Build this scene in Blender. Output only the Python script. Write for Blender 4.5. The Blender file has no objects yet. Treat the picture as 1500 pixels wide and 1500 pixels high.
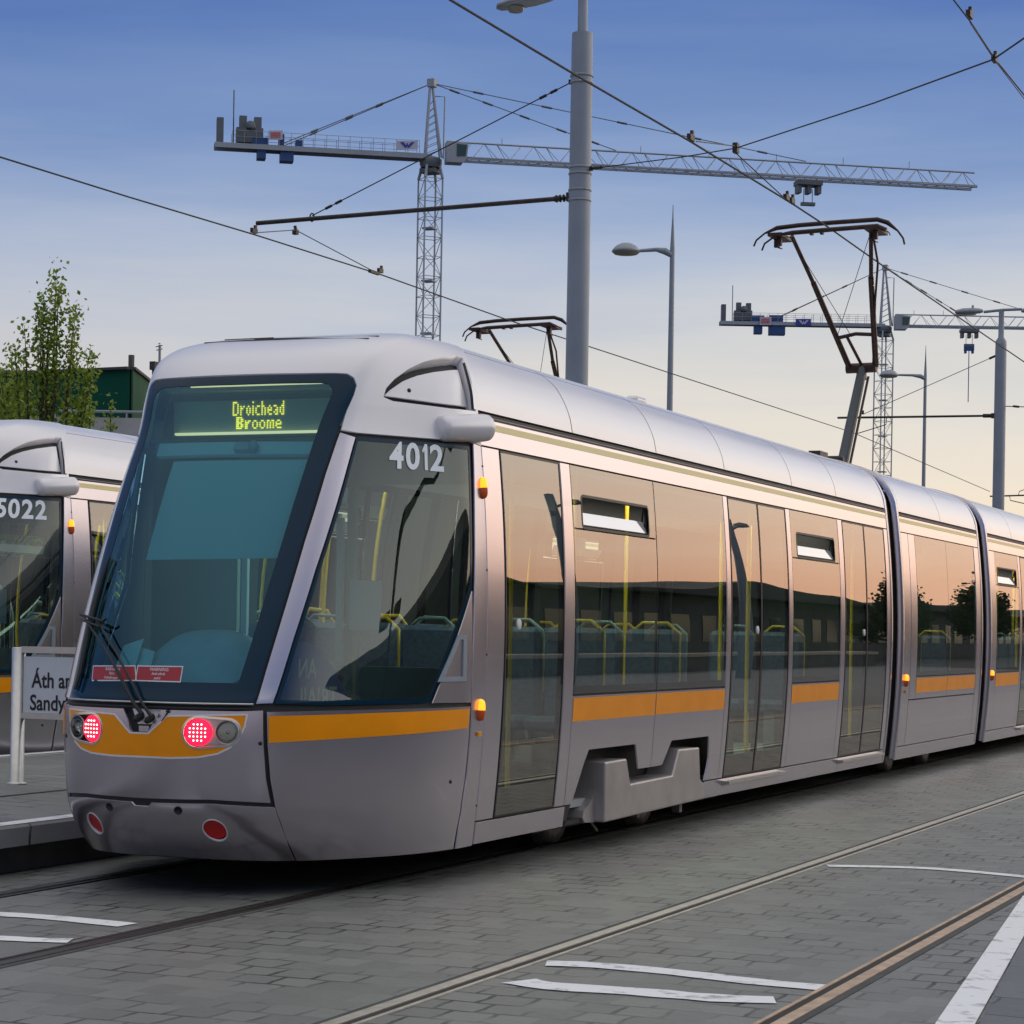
import bpy, math, random
import numpy as np
from mathutils import Vector, Matrix
from mathutils.geometry import delaunay_2d_cdt
random.seed(7)
RAD = math.radians
scene = bpy.context.scene
COL = scene.collection

# ------------------------------------------------------------------ camera, sky, sun, exposure
F, YAW, ROLL, CAMH, CAMX, CY, CAMY = 3271.68, .40132, .016907, 1.4778, 6.5217, 924.43, -10.1698
def cam_axes():
    f = np.array([-math.sin(YAW), math.cos(YAW), 0.]); r = np.array([math.cos(YAW), math.sin(YAW), 0.])
    u = np.array([0, 0, 1.]); c, s = math.cos(ROLL), math.sin(ROLL)
    return c*r + s*u, -s*r + c*u, f
AR, AU, AF = cam_axes()
CAM = np.array([CAMX, CAMY, CAMH])
cd = bpy.data.cameras.new('camera'); cam = bpy.data.objects.new('camera', cd); COL.objects.link(cam)
cam.matrix_world = Matrix(((AR[0], AU[0], -AF[0], CAM[0]), (AR[1], AU[1], -AF[1], CAM[1]), (AR[2], AU[2], -AF[2], CAM[2]), (0, 0, 0, 1)))
cd.sensor_width = 36; cd.lens = F/1500*36; cd.shift_y = (CY-750)/1500; cd.clip_start = .1; cd.clip_end = 5000
scene.camera = cam
SUN_EL, SUN_AZ = -1.0, 14.0         # degrees; azimuth measured from +Y (along the tracks) towards +X; the sun is going down behind the street
world = bpy.data.worlds.new('World'); scene.world = world; world.use_nodes = True
wn = world.node_tree; bg = wn.nodes['Background']
sky = wn.nodes.new('ShaderNodeTexSky'); sky.sky_type = 'NISHITA'; sky.sun_disc = False
sky.sun_elevation = RAD(SUN_EL); sky.sun_rotation = RAD(SUN_AZ)
sky.air_density = 1.0; sky.dust_density = 1.0; sky.ozone_density = 4.0; sky.altitude = 20
# dusk colours by elevation: one ramp away from the sunset, one towards it
_tc = wn.nodes.new('ShaderNodeTexCoord'); _sx = wn.nodes.new('ShaderNodeSeparateXYZ'); wn.links.new(_tc.outputs['Generated'], _sx.inputs[0])
_ns = wn.nodes.new('ShaderNodeTexNoise'); _ns.inputs['Scale'].default_value = 3.2; _ns.inputs['Detail'].default_value = 5; _ns.inputs['Roughness'].default_value = .55
_mp = wn.nodes.new('ShaderNodeMapping'); _mp.inputs['Scale'].default_value = (1, 1, 9); wn.links.new(_tc.outputs['Generated'], _mp.inputs[0]); wn.links.new(_mp.outputs[0], _ns.inputs['Vector'])
_nm = wn.nodes.new('ShaderNodeMapRange'); _nm.inputs[1].default_value = .3; _nm.inputs[2].default_value = .7; _nm.inputs[3].default_value = -.015; _nm.inputs[4].default_value = .015; wn.links.new(_ns.outputs[0], _nm.inputs[0])
_az = wn.nodes.new('ShaderNodeMath'); _az.operation = 'ADD'; wn.links.new(_sx.outputs[2], _az.inputs[0]); wn.links.new(_nm.outputs[0], _az.inputs[1])
def _ramp(stops):
    r = wn.nodes.new('ShaderNodeValToRGB'); e = r.color_ramp.elements
    for i, (p, c) in enumerate(stops):
        k = e[i] if i < 2 else e.new(p)
        k.position = p; k.color = (*c, 1)
    wn.links.new(_az.outputs[0], r.inputs[0]); return r
COOL = [(0, (.66, .55, .53)), (.06, (.62, .55, .56)), (.10, (.55, .53, .57)), (.13, (.56, .58, .65)), (.16, (.43, .50, .65)), (.19, (.29, .385, .60)), (.22, (.195, .30, .555)), (.275, (.105, .195, .475)), (.45, (.27, .34, .52)), (.68, (.74, .75, .79)), (1, (1, .98, .96))]
WARM = [(0, (1.0, .80, .54)), (.04, (1.0, .85, .63)), (.07, (.97, .84, .68)), (.10, (.86, .80, .71)), (.13, (.70, .70, .69)), (.16, (.52, .58, .69)), (.19, (.34, .44, .645)), (.22, (.215, .325, .575)), (.275, (.107, .20, .485)), (.45, (.36, .38, .50)), (.68, (.80, .79, .79)), (1, (1, .98, .96))]
GLOW = [(0, (.84, .46, .30)), (.05, (.92, .55, .37)), (.10, (1.0, .73, .54)), (.17, (.98, .84, .70)), (.26, (.88, .82, .76)), (.38, (.84, .81, .77)), (.55, (.80, .79, .78)), (.75, (.66, .66, .66)), (1, (.60, .585, .58))]
_rc, _rw, _rg = _ramp(COOL), _ramp(WARM), _ramp(GLOW)
_dot = wn.nodes.new('ShaderNodeVectorMath'); _dot.operation = 'DOT_PRODUCT'; _dot.inputs[1].default_value = (math.sin(RAD(12)), math.cos(RAD(12)), 0); wn.links.new(_tc.outputs['Generated'], _dot.inputs[0])
_mr = wn.nodes.new('ShaderNodeMapRange'); _mr.interpolation_type = 'SMOOTHSTEP'; _mr.inputs[1].default_value = .45; _mr.inputs[2].default_value = .95; wn.links.new(_dot.outputs['Value'], _mr.inputs[0])
_mx = wn.nodes.new('ShaderNodeMix'); _mx.data_type = 'RGBA'; wn.links.new(_mr.outputs[0], _mx.inputs[0]); wn.links.new(_rc.outputs[0], _mx.inputs[6]); wn.links.new(_rw.outputs[0], _mx.inputs[7])
# the afterglow itself lies to the right of the street
_d2 = wn.nodes.new('ShaderNodeVectorMath'); _d2.operation = 'DOT_PRODUCT'; _d2.inputs[1].default_value = (math.sin(RAD(50)), math.cos(RAD(50)), 0); wn.links.new(_tc.outputs['Generated'], _d2.inputs[0])
_m2 = wn.nodes.new('ShaderNodeMapRange'); _m2.interpolation_type = 'SMOOTHSTEP'; _m2.inputs[1].default_value = .54; _m2.inputs[2].default_value = .86; wn.links.new(_d2.outputs['Value'], _m2.inputs[0])
_gs = wn.nodes.new('ShaderNodeVectorMath'); _gs.operation = 'SCALE'; _gs.inputs['Scale'].default_value = 2.3; wn.links.new(_rg.outputs[0], _gs.inputs[0])
_m3 = wn.nodes.new('ShaderNodeMix'); _m3.data_type = 'RGBA'; wn.links.new(_m2.outputs[0], _m3.inputs[0]); wn.links.new(_mx.outputs[2], _m3.inputs[6]); wn.links.new(_gs.outputs[0], _m3.inputs[7])
_sc = wn.nodes.new('ShaderNodeVectorMath'); _sc.operation = 'SCALE'; _sc.inputs['Scale'].default_value = 2.357; wn.links.new(_m3.outputs[2], _sc.inputs[0])
_bl = wn.nodes.new('ShaderNodeMix'); _bl.data_type = 'RGBA'; _bl.inputs[0].default_value = .12; wn.links.new(_sc.outputs[0], _bl.inputs[6]); wn.links.new(sky.outputs[0], _bl.inputs[7])
wn.links.new(_bl.outputs[2], bg.inputs[0]); bg.inputs[1].default_value = .15
sl = bpy.data.lights.new('sun', 'SUN'); sl.energy = .2; sl.angle = RAD(3); sl.color = (1, .72, .5)
so = bpy.data.objects.new('sun', sl); COL.objects.link(so)
sd = Vector((math.sin(RAD(SUN_AZ))*math.cos(RAD(SUN_EL)), math.cos(RAD(SUN_AZ))*math.cos(RAD(SUN_EL)), math.sin(RAD(SUN_EL))))
so.rotation_euler = sd.to_track_quat('Z', 'Y').to_euler()
scene.view_settings.view_transform = 'Standard'; scene.view_settings.look = 'None'
scene.view_settings.exposure = 1.57; scene.view_settings.gamma = 1
scene.cycles.max_bounces = 10; scene.cycles.transparent_max_bounces = 24; scene.cycles.glossy_bounces = 4

# ------------------------------------------------------------------ measuring helpers (survey of the place from the camera station)
def ray(px, py): return AR*(px-750)/F - AU*(py-CY)/F + AF
def at(px, py, D): return CAM + ray(px, py)*D
def atx(px, py, x): d = ray(px, py); return CAM + d*(x-CAM[0])/d[0]
def aty(px, py, y): d = ray(px, py); return CAM + d*(y-CAM[1])/d[1]
def atz(px, py, z): d = ray(px, py); return CAM + d*(z-CAM[2])/d[2]
def proj(p):
    d = np.asarray(p, float)-CAM
    w = d@AF
    return np.stack([750+F*(d@AR)/w, CY-F*(d@AU)/w], -1)

# ------------------------------------------------------------------ materials
def new_mat(name):
    m = bpy.data.materials.new(name); m.use_nodes = True
    return m, m.node_tree, m.node_tree.nodes['Principled BSDF']
def pm(name, col, rough=.5, metal=0., noise=0., nscale=8., bump=0., coat=0., emit=None, estr=0., spec=.5, rnoise=0.):
    m, t, b = new_mat(name)
    b.inputs['Base Color'].default_value = (*col, 1); b.inputs['Roughness'].default_value = rough
    b.inputs['Metallic'].default_value = metal; b.inputs['Coat Weight'].default_value = coat; b.inputs['Coat Roughness'].default_value = .05
    b.inputs['Specular IOR Level'].default_value = spec
    if emit: b.inputs['Emission Color'].default_value = (*emit, 1); b.inputs['Emission Strength'].default_value = estr
    if noise or bump or rnoise:
        tc = t.nodes.new('ShaderNodeTexCoord'); n = t.nodes.new('ShaderNodeTexNoise'); n.inputs['Scale'].default_value = nscale
        n.inputs['Detail'].default_value = 6; t.links.new(tc.outputs['Object'], n.inputs['Vector'])
        if noise:
            mx = t.nodes.new('ShaderNodeMix'); mx.data_type = 'RGBA'
            mx.inputs[6].default_value = (*[c*(1-noise) for c in col], 1); mx.inputs[7].default_value = (*[min(1, c*(1+noise)) for c in col], 1)
            mr = t.nodes.new('ShaderNodeMapRange'); mr.inputs[1].default_value = .3; mr.inputs[2].default_value = .7
            t.links.new(n.outputs[0], mr.inputs[0]); t.links.new(mr.outputs[0], mx.inputs[0]); t.links.new(mx.outputs[2], b.inputs['Base Color'])
        if rnoise:
            mr2 = t.nodes.new('ShaderNodeMapRange'); mr2.inputs[1].default_value = .3; mr2.inputs[2].default_value = .7
            mr2.inputs[3].default_value = max(0, rough-rnoise); mr2.inputs[4].default_value = rough+rnoise
            t.links.new(n.outputs[0], mr2.inputs[0]); t.links.new(mr2.outputs[0], b.inputs['Roughness'])
        if bump:
            bp = t.nodes.new('ShaderNodeBump'); bp.inputs['Strength'].default_value = bump; bp.inputs['Distance'].default_value = .01
            t.links.new(n.outputs[0], bp.inputs['Height']); t.links.new(bp.outputs[0], b.inputs['Normal'])
    return m
def glass(name, tint, ior=1.5, refl=(1, 1, 1), rough=0., wob=0.):
    m = bpy.data.materials.new(name); m.use_nodes = True; t = m.node_tree; t.nodes.clear()
    o = t.nodes.new('ShaderNodeOutputMaterial'); mx = t.nodes.new('ShaderNodeMixShader')
    tr = t.nodes.new('ShaderNodeBsdfTransparent'); tr.inputs[0].default_value = (*tint, 1)
    gl = t.nodes.new('ShaderNodeBsdfGlossy'); gl.inputs[0].default_value = (*refl, 1); gl.inputs['Roughness'].default_value = rough
    fr = t.nodes.new('ShaderNodeFresnel'); fr.inputs[0].default_value = ior
    t.links.new(fr.outputs[0], mx.inputs[0]); t.links.new(tr.outputs[0], mx.inputs[1]); t.links.new(gl.outputs[0], mx.inputs[2])
    t.links.new(mx.outputs[0], o.inputs[0])
    if wob:
        tc = t.nodes.new('ShaderNodeTexCoord'); n = t.nodes.new('ShaderNodeTexNoise'); n.inputs['Scale'].default_value = .9; n.inputs['Detail'].default_value = 0
        bp = t.nodes.new('ShaderNodeBump'); bp.inputs['Strength'].default_value = 1; bp.inputs['Distance'].default_value = wob
        t.links.new(tc.outputs['Object'], n.inputs['Vector']); t.links.new(n.outputs[0], bp.inputs['Height'])
        t.links.new(bp.outputs[0], gl.inputs['Normal'])
    return m
M = {}
M['paint'] = pm('silver_paint', (.51, .475, .525), .25, .90, noise=.03, nscale=.8, coat=.25, rnoise=.025)
M['roof'] = pm('roof_paint', (.80, .775, .785), .33, .2, noise=.02, nscale=1.2, coat=.3, rnoise=.03)
M['orange'] = pm('orange_band', (.95, .32, .001), .35, 0, noise=.05, nscale=4, coat=.0, spec=.3)
M['pale_yellow'] = pm('pale_yellow_line', (.75, .66, .28), .4)
M['black'] = pm('black_rubber', (.012, .012, .013), .5)
M['gloss_black'] = pm('frit_black', (.004, .028, .055), .10, 0, spec=.22)
M['shell'] = pm('dark_shell', (.02, .02, .021), .6)
M['steel'] = pm('brushed_steel', (.55, .54, .52), .3, .9, noise=.08, nscale=20)
M['bogie'] = pm('bogie_cover', (.42, .39, .38), .42, .55, noise=.12, nscale=4, bump=.05)
M['under'] = pm('underframe', (.03, .028, .026), .7, noise=.4, nscale=9)
M['wheel'] = pm('wheel_steel', (.20, .18, .16), .45, .6, noise=.3, nscale=15)
M['ws_glass'] = glass('windscreen_glass', (.36, .74, .78), 1.75, (.42, .80, 1))
M['cab_glass'] = glass('cab_side_glass', (.36, .52, .48), 1.7, (.86, .95, .95), wob=.0010)
M['side_glass'] = glass('saloon_glass', (.46, .68, .56), 2.3, (1, .96, .92), wob=.0012)
M['door_glass'] = glass('door_glass', (.44, .64, .53), 2.3, (1, .96, .92), wob=.0012)
M['lens'] = glass('lamp_lens', (.85, .87, .82), 1.5)
M['chrome'] = pm('reflector', (.75, .74, .70), .12, 1.)
M['red_lamp'] = pm('red_lamp', (.6, .004, .02), .3, spec=.2, emit=(1, .01, .05), estr=.75)
M['led'] = pm('red_led', (1, .5, .4), .3, emit=(1, .50, .34), estr=2.6)
M['red_reflector'] = pm('red_reflector', (.55, .008, .012), .3, coat=.2)
M['amber'] = pm('amber_lens', (.75, .10, .005), .25, coat=.4)
M['amber_lit'] = pm('amber_lit', (.9, .3, .02), .25, emit=(1, .27, .012), estr=.85)
M['amber_marker'] = pm('amber_marker', (.85, .33, .01), .35)
M['white_text'] = pm('white_lettering', (.88, .93, .97), .5)
M['sign_white'] = pm('sign_white', (.62, .64, .68), .4)
M['text_black'] = pm('black_lettering', (.012, .012, .015), .5)
M['warn_red'] = pm('warning_red', (.36, .02, .03), .5)
M['blind'] = pm('blind_fabric', (.62, .68, .66), .8)
M['blind_bar'] = pm('blind_rail', (.70, .74, .76), .6)
M['dash'] = pm('dash_grey', (.42, .46, .52), .35, noise=.08)
M['disp_panel'] = pm('display_panel', (.34, .38, .30), .5)
M['disp_light'] = pm('display_light', (.8, .85, .6), .4, emit=(1, .58, .28), estr=.42)
M['disp_dot'] = pm('display_dot', (.5, .8, .1), .4, emit=(1, .52, .03), estr=.75)
M['paper'] = pm('paper', (.75, .78, .76), .7)
M['interior'] = pm('interior_grey', (.34, .37, .36), .6)
M['ceiling'] = pm('ceiling_panel', (.22, .22, .20), .6)
M['int_light'] = pm('ceiling_lamp', (.8, .8, .7), .5, emit=(.95, .93, .80), estr=2.0)
M['seat'] = pm('seat_fabric', (.07, .10, .17), .7, noise=.3, nscale=30)
M['seat_shell'] = pm('seat_shell', (.14, .20, .21), .35)
M['yellow_pole'] = pm('yellow_pole', (.72, .47, .02), .35)
M['mirror_panel'] = pm('mirror_panel_blue', (.10, .18, .58), .4)
M['pole'] = pm('pole_paint', (.24, .28, .33), .5, .2, noise=.06, nscale=3)
M['wire'] = pm('copper_wire', (.018, .015, .015), .7)
M['dark_metal'] = pm('dark_metal', (.04, .035, .032), .5, .4, noise=.3, nscale=20)
M['panto'] = pm('pantograph_paint', (.045, .022, .016), .5, .3, noise=.3, nscale=12)
M['panto_grey'] = pm('pantograph_grey', (.10, .11, .11), .5, .3)
M['lamp_grey'] = pm('lamp_housing', (.26, .29, .32), .45, .3)
M['lamp_under'] = pm('lamp_diffuser', (.25, .25, .20), .4)
M['crane'] = pm('crane_paint', (.30, .34, .40), .55, noise=.08, nscale=.4)
M['crane_dark'] = pm('crane_dark', (.10, .12, .14), .6, noise=.2, nscale=.8)
M['crane_blue'] = pm('crane_blue', (.02, .07, .22), .6, noise=.15, nscale=.6)
M['crane_cab'] = pm('crane_cab_glass', (.03, .07, .06), .15)
M['crane_sign'] = pm('crane_sign', (.45, .47, .58), .6)
M['sign_red'] = pm('sign_red', (.50, .10, .10), .6)
M['sign_blue'] = pm('sign_blue', (.03, .05, .32), .6)
M['bark'] = pm('bark', (.06, .045, .035), .9, noise=.3, nscale=10)
def leaf_mat(name, a, b):
    m, t, p = new_mat(name)
    oi = t.nodes.new('ShaderNodeNewGeometry'); cr = t.nodes.new('ShaderNodeValToRGB')
    cr.color_ramp.elements[0].color = (*a, 1); cr.color_ramp.elements[1].color = (*b, 1)
    t.links.new(oi.outputs['Random Per Island'], cr.inputs[0]); t.links.new(cr.outputs[0], p.inputs['Base Color'])
    p.inputs['Roughness'].default_value = .6
    tl = t.nodes.new('ShaderNodeBsdfTranslucent'); mx = t.nodes.new('ShaderNodeMixShader'); mx.inputs[0].default_value = .35
    t.links.new(cr.outputs[0], tl.inputs[0]); o = t.nodes['Material Output']
    t.links.new(p.outputs[0], mx.inputs[1]); t.links.new(tl.outputs[0], mx.inputs[2]); t.links.new(mx.outputs[0], o.inputs[0])
    return m
M['leaf'] = leaf_mat('leaf', (.09, .16, .015), (.32, .42, .05))
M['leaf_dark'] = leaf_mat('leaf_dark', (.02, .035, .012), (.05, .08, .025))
M['green_wall'] = pm('green_cladding', (.010, .080, .050), .8, spec=.05, noise=.1, nscale=.5)
M['green_pale'] = pm('green_panel', (.035, .085, .05), .8, noise=.4, nscale=.35, spec=.05)
M['blue_wall'] = pm('blue_cladding', (.16, .30, .42), .6, noise=.1, nscale=.5)
M['dark_roof'] = pm('dark_roof_trim', (.05, .05, .05), .7)
M['concrete'] = pm('concrete', (.36, .36, .36), .85, noise=.18, nscale=1.2, bump=.2)
M['dark_building'] = pm('dark_brick', (.13, .125, .12), .8, noise=.2, nscale=1.5)
M['rail_pale'] = pm('rail_pale', (.46, .42, .36), .42, .35, noise=.18, nscale=12)
M['rail_rust'] = pm('rail_rust', (.50, .36, .24), .5, .3, noise=.25, nscale=10)
M['rail_dark'] = pm('rail_dark', (.05, .045, .04), .4, .5, noise=.3, nscale=10)
M['groove'] = pm('groove_shade_joint', (.022, .018, .013), .8)  # flat dark colour paints the shade of the rail groove; also the platform joint
M['white_paint'] = None

def paving(name, c1, c2, mortar, bw, bh, off=.5, rough=.62, light=.25, msize=.012, rot=0.):
    """stone setts: brick pattern across the tracks, each stone with its own tone, worn and stained"""
    m, t, p = new_mat(name)
    N, L = t.nodes.new, t.links.new
    tc = N('ShaderNodeTexCoord'); mp = N('ShaderNodeMapping'); mp.inputs['Rotation'].default_value = (0, 0, rot)
    L(tc.outputs['Object'], mp.inputs['Vector'])
    wn_ = N('ShaderNodeTexNoise'); wn_.inputs['Scale'].default_value = 3.4; wn_.inputs['Detail'].default_value = 3
    L(mp.outputs[0], wn_.inputs['Vector'])
    sub = N('ShaderNodeVectorMath'); sub.operation = 'SUBTRACT'; sub.inputs[1].default_value = (.5, .5, .5)
    sc = N('ShaderNodeVectorMath'); sc.operation = 'SCALE'; sc.inputs['Scale'].default_value = .07
    ad = N('ShaderNodeVectorMath'); ad.operation = 'ADD'
    L(wn_.outputs['Color'], sub.inputs[0]); L(sub.outputs[0], sc.inputs[0]); L(sc.outputs[0], ad.inputs[0]); L(mp.outputs[0], ad.inputs[1])
    br = N('ShaderNodeTexBrick'); br.offset = off; br.inputs['Scale'].default_value = 1
    br.inputs['Brick Width'].default_value = bw; br.inputs['Row Height'].default_value = bh; br.inputs['Mortar Size'].default_value = msize
    br.inputs['Mortar Smooth'].default_value = .35; br.inputs['Bias'].default_value = 0
    br.inputs['Color1'].default_value = (*c1, 1); br.inputs['Color2'].default_value = (*c2, 1); br.inputs['Mortar'].default_value = (*mortar, 1)
    L(ad.outputs[0], br.inputs['Vector'])
    # mortar shows only in places
    n2 = N('ShaderNodeTexNoise'); n2.inputs['Scale'].default_value = 1.9; n2.inputs['Detail'].default_value = 5; L(tc.outputs['Object'], n2.inputs['Vector'])
    r2 = N('ShaderNodeMapRange'); r2.inputs[1].default_value = .44; r2.inputs[2].default_value = .62; L(n2.outputs[0], r2.inputs[0])
    mm = N('ShaderNodeMath'); mm.operation = 'MULTIPLY'; L(br.outputs['Fac'], mm.inputs[0]); L(r2.outputs[0], mm.inputs[1])
    nb = N('ShaderNodeTexNoise'); nb.inputs['Scale'].default_value = 9; nb.inputs['Detail'].default_value = 8; nb.inputs['Roughness'].default_value = .7
    L(tc.outputs['Object'], nb.inputs['Vector'])
    stone = N('ShaderNodeMix'); stone.data_type = 'RGBA'
    stone.inputs[6].default_value = (*c1, 1); stone.inputs[7].default_value = (*c2, 1); L(nb.outputs[0], stone.inputs[0])
    tone = N('ShaderNodeMix'); tone.data_type = 'RGBA'; tone.inputs[0].default_value = .32
    b2 = N('ShaderNodeTexBrick'); b2.offset = off; b2.inputs['Scale'].default_value = 1
    b2.inputs['Brick Width'].default_value = bw; b2.inputs['Row Height'].default_value = bh; b2.inputs['Mortar Size'].default_value = 0
    b2.inputs['Color1'].default_value = (*[c*.75 for c in c1], 1); b2.inputs['Color2'].default_value = (*[c*1.2 for c in c2], 1); L(ad.outputs[0], b2.inputs['Vector'])
    L(stone.outputs[2], tone.inputs[6]); L(b2.outputs[0], tone.inputs[7])
    # pale worn flecks stretched across the tracks
    mp3 = N('ShaderNodeMapping'); mp3.inputs['Scale'].default_value = (1.6, 6, 1); L(tc.outputs['Object'], mp3.inputs['Vector'])
    n3 = N('ShaderNodeTexNoise'); n3.inputs['Scale'].default_value = 2.2; n3.inputs['Detail'].default_value = 7; n3.inputs['Roughness'].default_value = .75; L(mp3.outputs[0], n3.inputs['Vector'])
    r3 = N('ShaderNodeMapRange'); r3.inputs[1].default_value = .60; r3.inputs[2].default_value = .74; r3.inputs[4].default_value = light; L(n3.outputs[0], r3.inputs[0])
    fl = N('ShaderNodeMix'); fl.data_type = 'RGBA'; fl.inputs[7].default_value = (.34, .33, .31, 1); L(r3.outputs[0], fl.inputs[0]); L(tone.outputs[2], fl.inputs[6])
    fin = N('ShaderNodeMix'); fin.data_type = 'RGBA'; fin.inputs[7].default_value = (*mortar, 1); L(mm.outputs[0], fin.inputs[0]); L(fl.outputs[2], fin.inputs[6])
    L(fin.outputs[2], p.inputs['Base Color'])
    hs = N('ShaderNodeMath'); hs.operation = 'MULTIPLY_ADD'; hs.inputs[1].default_value = -1.2; L(mm.outputs[0], hs.inputs[0])
    L(nb.outputs[0], hs.inputs[2])
    bp = N('ShaderNodeBump'); bp.inputs['Strength'].default_value = .55; bp.inputs['Distance'].default_value = .012
    L(hs.outputs[0], bp.inputs['Height']); L(bp.outputs[0], p.inputs['Normal'])
    rr = N('ShaderNodeMapRange'); rr.inputs[3].default_value = rough-.14; rr.inputs[4].default_value = rough+.16; L(nb.outputs[0], rr.inputs[0]); L(rr.outputs[0], p.inputs['Roughness'])
    return m
M['setts'] = paving('stone_setts', (.126, .132, .121), (.205, .206, .191), (.020, .020, .018), .19, .205, rough=.50, light=.5)
M['platform'] = paving('platform_paving', (.16, .165, .165), (.22, .22, .215), (.06, .06, .06), .42, .22, light=.12)
M['pavers'] = paving('granite_pavers', (.105, .11, .122), (.15, .157, .168), (.03, .03, .035), 1.2, .45, off=.4, light=.05, msize=.008)
M['kerb_stone'] = paving('kerb_stone', (.30, .30, .29), (.38, .38, .37), (.05, .05, .05), 8.0, .92, off=0, light=.05, msize=.014)
M['wall_shade'] = pm('shaded_concrete', (.09, .09, .085), .9, noise=.35, nscale=2.5, bump=.3)  # base colour darkened to paint in the shade under the kerb
M['asphalt'] = pm('asphalt', (.06, .06, .06), .85, noise=.25, nscale=3, bump=.2)
def worn_paint():
    m, t, p = new_mat('worn_white_paint'); N, L = t.nodes.new, t.links.new
    tc = N('ShaderNodeTexCoord'); n = N('ShaderNodeTexNoise'); n.inputs['Scale'].default_value = 7; n.inputs['Detail'].default_value = 9; n.inputs['Roughness'].default_value = .7
    L(tc.outputs['Object'], n.inputs['Vector']); cr = N('ShaderNodeValToRGB')
    cr.color_ramp.elements[0].position = .33; cr.color_ramp.elements[0].color = (.30, .30, .31, 1)
    cr.color_ramp.elements[1].position = .46; cr.color_ramp.elements[1].color = (.80, .80, .81, 1)
    L(n.outputs[0], cr.inputs[0]); L(cr.outputs[0], p.inputs['Base Color']); p.inputs['Roughness'].default_value = .7
    return m
M['white_paint'] = worn_paint()

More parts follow.
